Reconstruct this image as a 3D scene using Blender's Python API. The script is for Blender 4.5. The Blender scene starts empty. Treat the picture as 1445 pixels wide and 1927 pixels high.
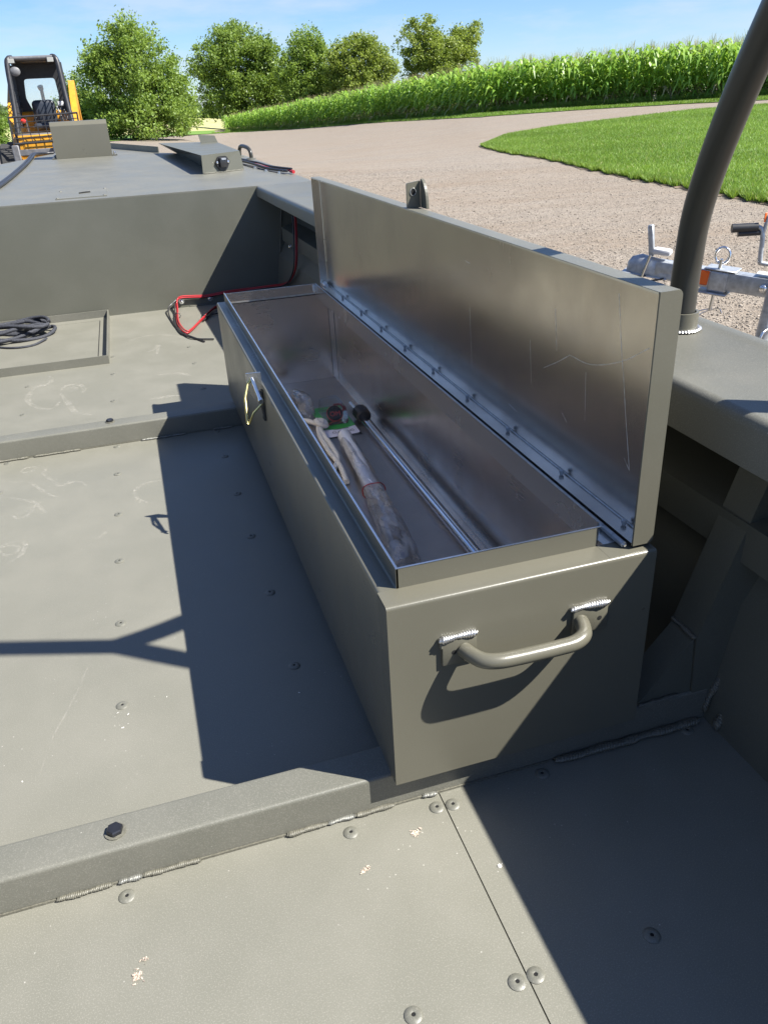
import bpy, bmesh, math, random
import numpy as np
from mathutils import Vector, Matrix, Euler

S = bpy.context.scene
COL = S.collection
random.seed(7)
RNG = np.random.default_rng(11)
R = math.radians

# ------------------------------------------------------------------ camera, sky, sun, exposure
CX, CY, CZ = -0.2005, -0.7231, 0.8658
yaw, pit, rol = R(15.7775), R(-27.8733), R(-3.1363)
fw = Vector((math.sin(yaw)*math.cos(pit), math.cos(yaw)*math.cos(pit), math.sin(pit)))
rt = Vector((math.cos(yaw), -math.sin(yaw), 0)); up = rt.cross(fw)
rt2 = rt*math.cos(rol)+up*math.sin(rol); up2 = -rt*math.sin(rol)+up*math.cos(rol)
cam = bpy.data.cameras.new('camera')
cam_o = bpy.data.objects.new('camera', cam); COL.objects.link(cam_o)
cam_o.matrix_world = Matrix(((rt2.x, up2.x, -fw.x, CX), (rt2.y, up2.y, -fw.y, CY), (rt2.z, up2.z, -fw.z, CZ), (0, 0, 0, 1)))
cam.sensor_fit = 'VERTICAL'; cam.sensor_height = 24.0; cam.sensor_width = 18.0
cam.lens = 24.0*1477.49/1927.0
cam.clip_start = 0.02; cam.clip_end = 3000
S.camera = cam_o

SUN = Vector((0.722, -0.47, 1.0)).normalized()
sun_el = math.asin(SUN.z); sun_az = math.atan2(SUN.x, SUN.y)
W = bpy.data.worlds.new('World'); S.world = W; W.use_nodes = True
nt = W.node_tree; nt.nodes.clear()
out = nt.nodes.new('ShaderNodeOutputWorld'); bg = nt.nodes.new('ShaderNodeBackground')
sky = nt.nodes.new('ShaderNodeTexSky'); sky.sky_type = 'NISHITA'; sky.sun_disc = False
sky.sun_elevation = sun_el; sky.sun_rotation = sun_az
sky.altitude = 250; sky.air_density = 1.0; sky.dust_density = 0.0; sky.ozone_density = 5.0
tc = nt.nodes.new('ShaderNodeTexCoord'); mp = nt.nodes.new('ShaderNodeMapping')
mp.inputs['Scale'].default_value = (1.0, 1.0, 4.5)
nz = nt.nodes.new('ShaderNodeTexNoise'); nz.inputs['Scale'].default_value = 4.6; nz.inputs['Detail'].default_value = 7; nz.inputs['Roughness'].default_value = 0.58
rp = nt.nodes.new('ShaderNodeValToRGB'); rp.color_ramp.elements[0].position = 0.47; rp.color_ramp.elements[1].position = 0.66
rp.color_ramp.elements[0].color = (0, 0, 0, 1); rp.color_ramp.elements[1].color = (0.5, 0.5, 0.5, 1)
mx = nt.nodes.new('ShaderNodeMix'); mx.data_type = 'RGBA'; mx.blend_type = 'MIX'
mx.inputs['B'].default_value = (5.9, 6.6, 7.3, 1)
L = nt.links.new
L(tc.outputs['Generated'], mp.inputs['Vector']); L(mp.outputs['Vector'], nz.inputs['Vector']); L(nz.outputs['Fac'], rp.inputs['Fac'])
tint = nt.nodes.new('ShaderNodeMix'); tint.data_type = 'RGBA'; tint.blend_type = 'MULTIPLY'; tint.inputs['Factor'].default_value = 1.0; tint.inputs['B'].default_value = (0.84, 0.99, 1.27, 1)
L(sky.outputs['Color'], tint.inputs['A'])
L(rp.outputs['Color'], mx.inputs['Factor']); L(tint.outputs['Result'], mx.inputs['A']); L(mx.outputs['Result'], bg.inputs['Color'])
bg.inputs['Strength'].default_value = 0.05
L(bg.outputs['Background'], out.inputs['Surface'])

sl = bpy.data.lights.new('sun', 'SUN'); sl.energy = 5.0; sl.angle = R(0.53); sl.color = (1.0, 0.965, 0.90)
so = bpy.data.objects.new('sun', sl); COL.objects.link(so); so.location = (6, -4, 9)
so.rotation_euler = SUN.to_track_quat('Z', 'Y').to_euler()
S.view_settings.view_transform = 'Standard'; S.view_settings.look = 'None'
S.view_settings.exposure = 1.38; S.view_settings.gamma = 1.0; S.view_settings.use_curve_mapping = False

# ------------------------------------------------------------------ materials
MATS = {}
class NB:
    def __init__(s, name):
        s.m = bpy.data.materials.new(name); s.m.use_nodes = True; MATS[name] = s.m
        s.t = s.m.node_tree; s.b = s.t.nodes['Principled BSDF']; s.o = s.t.nodes['Material Output']
    def n(s, kind, **kw):
        x = s.t.nodes.new('ShaderNode'+kind)
        for k, v in kw.items():
            if k in x.inputs: x.inputs[k].default_value = v
            else: setattr(x, k, v)
        return x
    def l(s, a, b): s.t.links.new(a, b)
    def coords(s, scale=(1, 1, 1), kind='Object'):
        c = s.n('TexCoord'); m = s.n('Mapping'); m.inputs['Scale'].default_value = scale
        s.l(c.outputs[kind], m.inputs['Vector']); return m.outputs['Vector']
    def noise(s, vec, scale, detail=4, rough=0.55):
        x = s.n('TexNoise'); x.inputs['Scale'].default_value = scale; x.inputs['Detail'].default_value = detail; x.inputs['Roughness'].default_value = rough
        s.l(vec, x.inputs['Vector']); return x.outputs['Fac']
    def ramp(s, fac, stops):
        x = s.n('ValToRGB'); e = x.color_ramp.elements
        while len(e) < len(stops): e.new(0.5)
        for k, (p, c) in zip(e, stops): k.position = p; k.color = (c, c, c, 1) if isinstance(c, (int, float)) else (*c, 1)
        s.l(fac, x.inputs['Fac']); return x.outputs['Color']
    def mix(s, f, a, b, mode='MIX'):
        x = s.n('Mix', data_type='RGBA', blend_type=mode)
        for v, k in ((f, 'Factor'), (a, 'A'), (b, 'B')):
            if isinstance(v, (int, float)): x.inputs[k].default_value = v if k == 'Factor' else (v, v, v, 1)
            elif isinstance(v, tuple): x.inputs[k].default_value = (*v, 1)
            else: s.l(v, x.inputs[k])
        return x.outputs['Result']
    def bump(s, h, strength=0.2, dist=0.002):
        x = s.n('Bump'); x.inputs['Strength'].default_value = strength; x.inputs['Distance'].default_value = dist
        s.l(h, x.inputs['Height']); s.l(x.outputs['Normal'], s.b.inputs['Normal']); return x
    def set(s, **kw):
        for k, v in kw.items():
            k = k.replace('_', ' ')
            if isinstance(v, tuple) and len(v) == 3: v = (*v, 1)
            if hasattr(v, 'is_linked'): s.l(v, s.b.inputs[k])
            else: s.b.inputs[k].default_value = v
        return s.m

def simple(name, col, rough=0.5, metal=0.0, var=0.0, scale=30, bump=0.0, **kw):
    b = NB(name); v = b.coords()
    if var:
        f = b.noise(v, scale, 5)
        c = b.ramp(f, [(0.3, tuple(x*(1-var) for x in col)), (0.7, tuple(min(1, x*(1+var)) for x in col))])
        b.set(Base_Color=c)
        if bump: b.bump(f, bump, 0.003)
    else: b.set(Base_Color=col)
    b.set(Roughness=rough, Metallic=metal, **kw)
    return b.m

def paint(name, base, rough=0.46, dust=0.5, specks=True, grain=0.35):
    b = NB(name); v = b.coords(kind='Object')
    big = b.noise(v, 2.3, 5, 0.6); mid = b.noise(v, 6, 5, 0.6); fine = b.noise(v, 1100, 2, 0.6); spot = b.noise(v, 620, 2, 0.6)
    c = b.mix(b.ramp(big, [(0.3, 0.0), (0.72, 1.0)]), tuple(x*0.96 for x in base), tuple(x*1.05 for x in base))
    dcol = (0.27, 0.255, 0.22)
    c = b.mix(b.ramp(mid, [(0.42, 0.0), (0.78, 0.20*dust)]), c, dcol)
    c = b.mix(b.ramp(spot, [(0.52, 0.0), (0.66, 0.50*dust)]), c, dcol)
    if specks:
        vo = b.n('TexVoronoi'); vo.inputs['Scale'].default_value = 130; b.l(v, vo.inputs['Vector'])
        sel = b.n('Math', operation='GREATER_THAN'); sel.inputs[1].default_value = 0.90
        sp = b.n('SeparateColor'); b.l(vo.outputs['Color'], sp.inputs['Color']); b.l(sp.outputs['Red'], sel.inputs[0])
        near = b.ramp(vo.outputs['Distance'], [(0.07, 0.8), (0.15, 0.0)])
        mm = b.n('Math', operation='MULTIPLY'); b.l(sel.outputs[0], mm.inputs[0]); b.l(near, mm.inputs[1])
        mk = b.noise(v, 5, 3); m2 = b.n('Math', operation='MULTIPLY'); b.l(mm.outputs[0], m2.inputs[0]); b.l(b.ramp(mk, [(0.42, 0.0), (0.6, 0.9*dust+0.1)]), m2.inputs[1])
        c = b.mix(m2.outputs[0], c, (0.46, 0.44, 0.40))
    b.set(Base_Color=c)
    b.set(Roughness=b.ramp(mid, [(0.3, rough-0.05), (0.75, rough+0.10)]))
    b.set(IOR=1.5)
    b.bump(fine, grain, 0.0006)
    return b.m

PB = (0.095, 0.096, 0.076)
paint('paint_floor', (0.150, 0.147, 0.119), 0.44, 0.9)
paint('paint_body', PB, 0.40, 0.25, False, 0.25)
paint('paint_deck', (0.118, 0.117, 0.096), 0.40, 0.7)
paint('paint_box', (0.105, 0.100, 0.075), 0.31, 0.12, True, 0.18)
simple('paint_tube', (0.033, 0.033, 0.028), 0.36, 0, 0.05, 40)

def alu(name, col=(0.62, 0.60, 0.57), rough=0.30, streak=(3, 60, 3), var=0.35, mott=0.5):
    b = NB(name); v = b.coords(kind='Object'); vs = b.coords(scale=streak, kind='Object')
    st = b.noise(vs, 6, 4, 0.6); bl = b.noise(v, 5.5, 5, 0.62); bl2 = b.noise(v, 21, 4, 0.6)
    c = b.mix(b.ramp(bl, [(0.35, 0.0), (0.72, mott)]), col, (col[0]*0.60, col[1]*0.56, col[2]*0.54))
    c = b.mix(b.ramp(bl2, [(0.55, 0.0), (0.8, 0.30*mott)]), c, (0.72, 0.60, 0.48))
    c = b.mix(b.ramp(st, [(0.45, 0.0), (0.75, var)]), c, (0.45, 0.44, 0.43))
    b.set(Base_Color=c, Metallic=1.0)
    b.set(Roughness=b.mix(0.5, b.ramp(st, [(0.3, rough-0.03), (0.7, rough+0.03+0.15*var)]), b.ramp(bl, [(0.35, rough-0.10*mott), (0.68, rough+0.14*mott)])))
    b.set(Anisotropic=0.3)
    return b.m
alu('alu_lid', (0.72, 0.665, 0.60), 0.22, (2.0, 60, 1.0), 0.06, 0.6)
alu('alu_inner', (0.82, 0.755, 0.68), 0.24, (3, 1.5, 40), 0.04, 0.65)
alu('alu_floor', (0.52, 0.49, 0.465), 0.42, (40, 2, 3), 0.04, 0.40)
alu('alu_edge', (0.80, 0.79, 0.77), 0.26, (2, 2, 2), 0.02, 0.1)
simple('weld_bright', (0.52, 0.515, 0.50), 0.38, 0.9, 0.18, 160, 0.3)
simple('weld_mixed', (0.19, 0.19, 0.17), 0.38, 0.35, 0.35, 160, 0.4)
simple('weld_paint', (0.125, 0.12, 0.095), 0.42, 0.1, 0.25, 260, 0.4)
simple('weld_dark', (0.05, 0.05, 0.045), 0.6, 0.2, 0.5, 300, 0.6)
simple('steel', (0.72, 0.73, 0.74), 0.24, 1.0, 0.08, 60)
simple('chrome', (0.86, 0.87, 0.88), 0.10, 1.0, 0.03, 30)
simple('zinc_yellow', (0.78, 0.66, 0.28), 0.22, 1.0, 0.18, 60)
simple('galvanised', (0.42, 0.44, 0.46), 0.45, 0.6, 0.22, 45, 0.1)
simple('bolt_black', (0.035, 0.037, 0.045), 0.32, 0.6, 0.2, 90)
simple('rubber_black', (0.022, 0.022, 0.024), 0.45, 0, 0.2, 80)
simple('plastic_black', (0.018, 0.018, 0.02), 0.30)
simple('wire_red', (0.36, 0.022, 0.028), 0.35)
simple('wire_black', (0.02, 0.02, 0.022), 0.4)
simple('hole_black', (0.004, 0.004, 0.004), 0.9)
simple('yellow_paint', (0.52, 0.25, 0.02), 0.42, 0, 0.16, 9)
simple('machine_black', (0.024, 0.024, 0.026), 0.45, 0.1, 0.3, 20)
simple('machine_grey', (0.13, 0.13, 0.135), 0.55, 0.2, 0.25, 16)
simple('seat_vinyl', (0.03, 0.036, 0.048), 0.42)
simple('lamp_lens', (0.34, 0.34, 0.31), 0.15)
simple('tyre', (0.028, 0.027, 0.026), 0.8, 0, 0.3, 20)
simple('orange_reflector', (0.72, 0.13, 0.02), 0.28)
simple('amber_lens', (0.62, 0.20, 0.02), 0.2)
simple('sticker_white', (0.5, 0.5, 0.5), 0.5)
simple('ink', (0.03, 0.03, 0.035), 0.6)
simple('card_green', (0.06, 0.42, 0.09), 0.32)
simple('card_lilac', (0.80, 0.78, 0.88), 0.35)
simple('red_print', (0.62, 0.035, 0.03), 0.4)
simple('rope_white', (0.70, 0.68, 0.64), 0.8, 0, 0.1, 300, 0.4)
simple('plug_black', (0.02, 0.02, 0.024), 0.25)
simple('roll_white', (0.88, 0.88, 0.89), 0.22, 0.1, 0.06, 25)
simple('sawdust', (0.50, 0.40, 0.32), 0.9, 0, 0.25, 400)
simple('paper_tape', (0.62, 0.47, 0.33), 0.7, 0, 0.2, 60)
simple('bark', (0.12, 0.095, 0.07), 0.9, 0, 0.4, 12, 0.5)

b = NB('rope_dark'); v = b.coords(kind='Object'); f = b.noise(v, 260, 2)
b.set(Base_Color=b.ramp(f, [(0.35, (0.012, 0.013, 0.017)), (0.68, (0.042, 0.046, 0.06))]), Roughness=0.75); b.bump(f, 0.8, 0.002)

def film(name, white=0.22, rough=0.10):
    b = NB(name); t = b.t
    v = b.coords(kind='Object', scale=(1, .35, 1)); w = b.noise(v, 55, 3, 0.6)
    tr = b.n('BsdfTransparent'); gl = b.n('BsdfGlossy'); gl.inputs['Roughness'].default_value = rough
    df = b.n('BsdfTranslucent'); df.inputs['Color'].default_value = (0.9, 0.9, 0.92, 1)
    d2 = b.n('BsdfDiffuse'); d2.inputs['Color'].default_value = (0.85, 0.85, 0.87, 1)
    m0 = b.n('MixShader'); m0.inputs[0].default_value = 0.5; b.l(df.outputs[0], m0.inputs[1]); b.l(d2.outputs[0], m0.inputs[2])
    m1 = b.n('MixShader'); b.l(b.ramp(w, [(0.40, white*0.5), (0.68, min(1, white*2.0))]), m1.inputs[0]); b.l(tr.outputs[0], m1.inputs[1]); b.l(m0.outputs[0], m1.inputs[2])
    lw = b.n('LayerWeight'); lw.inputs['Blend'].default_value = 0.35
    bp = b.n('Bump'); bp.inputs['Strength'].default_value = 0.35; bp.inputs['Distance'].default_value = 0.004; b.l(w, bp.inputs['Height'])
    b.l(bp.outputs['Normal'], gl.inputs['Normal'])
    m2 = b.n('MixShader'); b.l(b.ramp(lw.outputs['Fresnel'], [(0.0, 0.10), (1.0, 0.85)]), m2.inputs[0]); b.l(m1.outputs[0], m2.inputs[1]); b.l(gl.outputs[0], m2.inputs[2])
    b.l(m2.outputs[0], b.o.inputs['Surface'])
film('plastic_film', 0.24, 0.07); film('blister_clear', 0.02, 0.04); film('window_film', 0.03, 0.04)

b = NB('dust_mark'); v = b.coords(kind='Object'); f = b.noise(v, 130, 5, 0.7); f2 = b.noise(v, 22, 3)
mm = b.n('Math', operation='MULTIPLY'); b.l(b.ramp(f, [(0.42, 0.0), (0.72, 0.40)]), mm.inputs[0]); b.l(b.ramp(f2, [(0.36, 0.05), (0.62, 0.9)]), mm.inputs[1])
b.set(Base_Color=(0.60, 0.565, 0.50), Roughness=0.9); b.l(mm.outputs[0], b.b.inputs['Alpha'])
b = NB('scratch'); v = b.coords(kind='Object'); f = b.noise(v, 90, 3, 0.7)
b.set(Base_Color=(0.85, 0.84, 0.82), Roughness=0.45, Metallic=0.6); b.l(b.ramp(f, [(0.30, 0.30), (0.55, 0.95)]), b.b.inputs['Alpha'])

def leafmat(name, a, c, tr=0.35, rough=0.45, dry=None):
    b = NB(name); at = b.n('Attribute'); at.attribute_name = 'tone'
    col = b.ramp(at.outputs['Fac'], [(0.0, a), (0.93, c), (0.96, dry or c), (1.0, dry or c)])
    b.set(Base_Color=col, Roughness=rough); b.b.inputs['Specular IOR Level'].default_value = 0.35
    tl = b.n('BsdfTranslucent'); b.l(b.mix(0.5, col, (0.30, 0.42, 0.03), 'MIX'), tl.inputs['Color'])
    ms = b.n('MixShader'); ms.inputs[0].default_value = tr; b.l(b.b.outputs[0], ms.inputs[1]); b.l(tl.outputs[0], ms.inputs[2]); b.l(ms.outputs[0], b.o.inputs['Surface'])
leafmat('leaf_fresh', (0.10, 0.18, 0.032), (0.29, 0.39, 0.085), 0.45)
leafmat('leaf_dark', (0.075, 0.14, 0.026), (0.24, 0.33, 0.07), 0.42)
leafmat('leaf_olive', (0.12, 0.18, 0.03), (0.32, 0.37, 0.08), 0.42)
leafmat('corn_leaf', (0.11, 0.26, 0.028), (0.37, 0.55, 0.10), 0.45, 0.42, (0.42, 0.36, 0.20))
leafmat('grass_blade', (0.085, 0.165, 0.02), (0.23, 0.35, 0.06), 0.35, 0.5, (0.34, 0.31, 0.14))
leafmat('far_leaf', (0.05, 0.085, 0.03), (0.10, 0.15, 0.05))
leafmat('gravel_stone', (0.055, 0.045, 0.036), (0.39, 0.34, 0.28), 0.0, 0.8)

b = NB('gravel'); v = b.coords(kind='Object')
vo = b.n('TexVoronoi'); vo.inputs['Scale'].default_value = 62; b.l(v, vo.inputs['Vector'])
sp = b.n('SeparateColor'); b.l(vo.outputs['Color'], sp.inputs['Color'])
c = b.ramp(sp.outputs['Red'], [(0.0, (0.078, 0.064, 0.050)), (0.5, (0.165, 0.139, 0.110)), (1.0, (0.32, 0.275, 0.222))])
bigp = b.noise(b.coords(scale=(0.22, 1, 1)), 0.8, 7, 0.66)
c = b.mix(b.ramp(bigp, [(0.36, 0.0), (0.62, 0.85)]), c, (0.185, 0.143, 0.102))
c = b.mix(b.ramp(b.noise(b.coords(scale=(0.3, 1, 1)), 2.2, 7, 0.7), [(0.42, 0.0), (0.70, 0.7)]), c, (0.225, 0.195, 0.158))
c = b.mix(b.ramp(b.noise(v, 9, 5, 0.7), [(0.48, 0.0), (0.72, 0.55)]), c, (0.10, 0.083, 0.068))
c = b.mix(b.ramp(b.noise(v, 26, 4, 0.7), [(0.55, 0.0), (0.75, 0.6)]), c, (0.30, 0.265, 0.225))
b.set(Base_Color=c, Roughness=0.95); b.bump(vo.outputs['Distance'], 0.6, 0.010)
b = NB('lawn_soil'); v = b.coords(kind='Object'); f = b.noise(v, 1.1, 6, 0.6); g = b.noise(v, 42, 4, 0.7)
c = b.mix(b.ramp(f, [(0.35, 0.0), (0.7, 1.0)]), (0.085, 0.165, 0.02), (0.14, 0.25, 0.032)); c = b.mix(b.ramp(g, [(0.4, 0.0), (0.75, 0.55)]), c, (0.045, 0.09, 0.014))
b.set(Base_Color=c, Roughness=0.9); b.bump(g, 0.8, 0.03)
b = NB('soil'); v = b.coords(kind='Object'); f = b.noise(v, 2.5, 6, 0.6)
b.set(Base_Color=b.ramp(f, [(0.3, (0.055, 0.045, 0.028)), (0.7, (0.12, 0.10, 0.06))]), Roughness=1.0)
simple('edge_soil', (0.15, 0.115, 0.08), 1.0, 0, 0.35, 6)
b = NB('straw_field'); v = b.coords(kind='Object', scale=(1, 0.3, 1)); f = b.noise(v, 0.35, 6, 0.6)
b.set(Base_Color=b.ramp(f, [(0.3, (0.26, 0.27, 0.10)), (0.7, (0.42, 0.38, 0.17))]), Roughness=1.0)

# ------------------------------------------------------------------ mesh helpers
class MB:
    """collects faces; build() links them as ONE mesh object"""
    def __init__(s): s.v = []; s.f = []; s.mi = []; s.cur = 0
    def add(s, vs, fs):
        o = len(s.v); s.v += [tuple(q) for q in vs]; s.f += [tuple(i+o for i in f) for f in fs]; s.mi += [s.cur]*len(fs); return s
    def box(s, x0, x1, y0, y1, z0, z1, M=None):
        vs = [Vector((x, y, z)) for x in (x0, x1) for y in (y0, y1) for z in (z0, z1)]
        if M: vs = [M @ q for q in vs]
        return s.add(vs, [(0, 1, 3, 2), (4, 6, 7, 5), (0, 4, 5, 1), (2, 3, 7, 6), (0, 2, 6, 4), (1, 5, 7, 3)])
    def bbox(s, x0, x1, y0, y1, z0, z1, r=0.004, seg=2, M=None):
        bm = bmesh.new(); bmesh.ops.create_cube(bm, size=1.0)
        for q in bm.verts: q.co = Vector((x0+(q.co.x+.5)*(x1-x0), y0+(q.co.y+.5)*(y1-y0), z0+(q.co.z+.5)*(z1-z0)))
        bmesh.ops.bevel(bm, geom=bm.edges[:], offset=r, segments=seg, affect='EDGES', profile=0.5)
        if M: bm.transform(M)
        return s.bm(bm)
    def bm(s, bm):
        bm.verts.index_update(); s.add([q.co.copy() for q in bm.verts], [[q.index for q in f.verts] for f in bm.faces]); bm.free(); return s
    def prism(s, pts, axis, a, b):
        n = len(pts)
        def P(t, u, w): return {'x': (w, t, u), 'y': (t, w, u), 'z': (t, u, w)}[axis]
        vs = [P(t, u, a) for t, u in pts]+[P(t, u, b) for t, u in pts]
        fs = [(i, (i+1) % n, n+(i+1) % n, n+i) for i in range(n)]+[tuple(range(n-1, -1, -1)), tuple(range(n, 2*n))]
        return s.add(vs, fs)
    def loft(s, rings, closed=True, caps=True):
        n = len(rings[0]); vs = [q for r_ in rings for q in r_]; fs = []
        for k in range(len(rings)-1):
            for i in range(n if closed else n-1):
                j = (i+1) % n; fs.append((k*n+i, k*n+j, (k+1)*n+j, (k+1)*n+i))
        if caps and closed: fs += [tuple(range(n-1, -1, -1)), tuple(range((len(rings)-1)*n, len(rings)*n))]
        return s.add(vs, fs)
    def tube(s, path, r, n=12, closed=False, caps=True):
        P = [Vector(q) for q in path]; m = len(P); rr = r if isinstance(r, (list, tuple)) else [r]*m
        T = []
        for i in range(m):
            a = P[(i-1) % m] if (closed or i > 0) else P[i]; c = P[(i+1) % m] if (closed or i < m-1) else P[i]
            T.append((c-a).normalized())
        nrm = T[0].orthogonal().normalized(); rings = []
        for i in range(m):
            nrm = (nrm-T[i]*nrm.dot(T[i]))
            nrm = nrm.normalized() if nrm.length > 1e-6 else T[i].orthogonal().normalized()
            bn = T[i].cross(nrm)
            rings.append([P[i]+(nrm*math.cos(2*math.pi*k/n)+bn*math.sin(2*math.pi*k/n))*rr[i] for k in range(n)])
        if closed: rings.append(rings[0])
        return s.loft(rings, True, caps and not closed)
    def lathe(s, prof, M=None, n=20):
        rings = []
        for r_, z in prof: rings.append([Vector((r_*math.cos(2*math.pi*k/n), r_*math.sin(2*math.pi*k/n), z)) for k in range(n)])
        if M: rings = [[M @ q for q in r_] for r_ in rings]
        return s.loft(rings)
    def build(s, name, mats, parent=None, smooth=None, loc=None):
        me = bpy.data.meshes.new(name); me.from_pydata(s.v, [], s.f); me.validate()
        mats = [mats] if isinstance(mats, str) else mats
        for q in mats: me.materials.append(MATS[q])
        if len(mats) > 1: me.polygons.foreach_set('material_index', s.mi[:len(me.polygons)])
        bm = bmesh.new(); bm.from_mesh(me); bmesh.ops.recalc_face_normals(bm, faces=bm.faces); bm.to_mesh(me); bm.free()
        if smooth is not None:
            me.polygons.foreach_set('use_smooth', [True]*len(me.polygons)); me.set_sharp_from_angle(angle=R(smooth))
        o = bpy.data.objects.new(name, me); COL.objects.link(o)
        if parent: o.parent = parent; o.matrix_parent_inverse = parent.matrix_world.inverted()
        return o
def raw(name, V, F, mat, parent=None, tone=None, smooth=False):
    me = bpy.data.meshes.new(name); V = np.asarray(V, np.float32); F = np.asarray(F, np.int32)
    me.vertices.add(len(V)); me.vertices.foreach_set('co', V.ravel())
    k = F.shape[1]; me.loops.add(F.size); me.loops.foreach_set('vertex_index', F.ravel())
    me.polygons.add(len(F)); me.polygons.foreach_set('loop_start', np.arange(0, F.size, k, dtype=np.int32))
    me.materials.append(MATS[mat]); me.update(calc_edges=True); me.validate()
    if tone is not None:
        a = me.attributes.new('tone', 'FLOAT', 'FACE'); a.data.foreach_set('value', np.asarray(tone, np.float32))
    if smooth: me.polygons.foreach_set('use_smooth', [True]*len(me.polygons))
    o = bpy.data.objects.new(name, me); COL.objects.link(o)
    if parent: o.parent = parent; o.matrix_parent_inverse = parent.matrix_world.inverted()
    return o
def thing(name, loc, label, cat, group=None, rz=0):
    o = bpy.data.objects.new(name, None); COL.objects.link(o); o.location = loc; o.rotation_euler = (0, 0, rz); o.empty_display_size = 0.1
    o.matrix_world = Matrix.Translation(loc) @ Matrix.Rotation(rz, 4, 'Z')
    tag(o, label, cat, group); return o
def tag(o, label, cat, group=None):
    o['label'] = label; o['category'] = cat
    if group: o['group'] = group
    return o
def struct(o): o['kind'] = 'structure'; return o
def link_copy(src, name, parent, M):
    o = bpy.data.objects.new(name, src.data); COL.objects.link(o)
    if parent: o.parent = parent; o.matrix_parent_inverse = parent.matrix_world.inverted()
    o.matrix_basis = M; return o
def rpoly(pts, rads, n=4):
    """round the corners of a polygon (2D)"""
    res = []; m = len(pts)
    for i in range(m):
        p0, p1, p2 = Vector(pts[i-1]), Vector(pts[i]), Vector(pts[(i+1) % m]); r_ = rads[i] if isinstance(rads, (list, tuple)) else rads
        if r_ <= 0: res.append(tuple(p1)); continue
        a = (p0-p1).normalized(); c = (p2-p1).normalized()
        for k in range(n+1):
            t = k/n; q = (p1+a*r_)*(1-t)**2+p1*2*t*(1-t)+(p1+c*r_)*t*t; res.append(tuple(q))
    return res
def smoothpath(pts, k=6):
    P = [Vector(q) for q in pts]; P = [P[0]*2-P[1]]+P+[P[-1]*2-P[-2]]; o = []
    for i in range(1, len(P)-2):
        for j in range(k):
            t = j/k; a, b_, c, d = P[i-1:i+3]
            o.append(0.5*((2*b_)+(c-a)*t+(2*a-5*b_+4*c-d)*t*t+(3*b_-a-3*c+d)*t**3))
    o.append(P[-2]); return o
def text_mesh(s, size, name, mat, parent, M, extrude=0.0):
    cu = bpy.data.curves.new('t', 'FONT'); cu.body = s; cu.size = size; cu.align_x = 'CENTER'; cu.align_y = 'CENTER'; cu.extrude = extrude
    t = bpy.data.objects.new('t', cu); COL.objects.link(t)
    me = bpy.data.meshes.new_from_object(t); bpy.data.objects.remove(t); bpy.data.curves.remove(cu)
    me.name = name; me.materials.clear(); me.materials.append(MATS[mat]); me.transform(M)
    o = bpy.data.objects.new(name, me); COL.objects.link(o)
    if parent: o.parent = parent; o.matrix_parent_inverse = parent.matrix_world.inverted()
    return o
def ribbon(pts, w, z, k=5):
    """flat strip along a 2D path at height z"""
    P = smoothpath([(x, y, z) for x, y in pts], k); vs = []; n = len(P)
    for i, q in enumerate(P):
        t = (P[min(i+1, n-1)]-P[max(i-1, 0)]).normalized(); nn = Vector((-t.y, t.x, 0))
        ww = w*(0.35+0.65*math.sin(math.pi*(i+0.6)/(n+0.2)))*(0.75+0.5*random.random())
        vs += [q+nn*ww/2, q-nn*ww/2]
    return vs, [(2*i, 2*i+1, 2*i+3, 2*i+2) for i in range(n-1)]
def weld(name, a, b_, r, mat, parent, step=None, squash=0.66, jit=0.0):
    """a run of overlapping weld ripples from a to b"""
    a = Vector(a); b_ = Vector(b_); d = b_-a; Ln = d.length; t = d.normalized(); step = step or r*0.75
    u = Vector((0, 0, 1)); w = t.cross(u); w = w.normalized() if w.length > .01 else Vector((1, 0, 0)); u = w.cross(t)
    rip = max(.0018, r*.62); k = max(3, int(Ln/rip)); rings = []; ph = random.uniform(0, 6)
    for i in range(k):
        base = 1+.14*math.sin(i*.55+ph)+.10*math.sin(i*.23+ph*2)+random.uniform(-.08, .08); off = .14*math.sin(i*.37+ph)
        end = min(1, (i+1)/2.2, (k-i)/2.2)**.5
        for f, g in ((.05, .80), (.40, 1.0), (.92, .97)):
            c = a+t*(Ln*(i+f)/k)+w*off*r; ring = []
            for q in range(10):
                an = 2*math.pi*q/10; bow = rip*.75*math.cos(an)**2
                ring.append(c-t*bow+(w*math.cos(an)+u*math.sin(an)*squash)*r*base*g*end)
            rings.append(ring)
    mb = MB(); mb.loft(rings)
    return mb.build(name, mat, parent, 75)

# ------------------------------------------------------------------ terrain
TAB = [(-180, 55, -.030), (-14, 52, -.0345), (-6.9, 52, -.0320), (0, 55, -.0290), (4.3, 68, -.0277), (7.1, 108, -.0276), (11.2, 92, -.0276), (16.5, 70, -.0251), (23.3, 53, -.0232), (30, 50, -.0222), (37.5, 47, -.0208), (45, 46, -.0195), (180, 55, -.02)]
TA = np.array([t[0] for t in TAB], float); TR = np.array([t[1] for t in TAB], float); TS = np.array([t[2] for t in TAB], float)
H0 = 1.466
def ground_z(x, y):
    x = np.asarray(x, float)-CX; y = np.asarray(y, float)-CY
    r = np.hypot(x, y); az = np.degrees(np.arctan2(x, y))
    rc = np.interp(az, TA, TR); sc = np.interp(az, TA, TS); hc = rc*sc
    t = np.clip((r-10)/(rc-10), 0, 1); t = t*t*(3-2*t)
    inner = -H0+(hc+H0)*t
    outer = hc*np.maximum(r/rc, 1e-6)**0.35
    bump = 0.25*np.exp(-((x+1.2)**2+(y-17.8)**2)/40.0)
    return CZ+np.where(r < rc, inner, outer)+bump
def pol(az, r):
    return CX+r*math.sin(R(az)), CY+r*math.cos(R(az))
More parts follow.
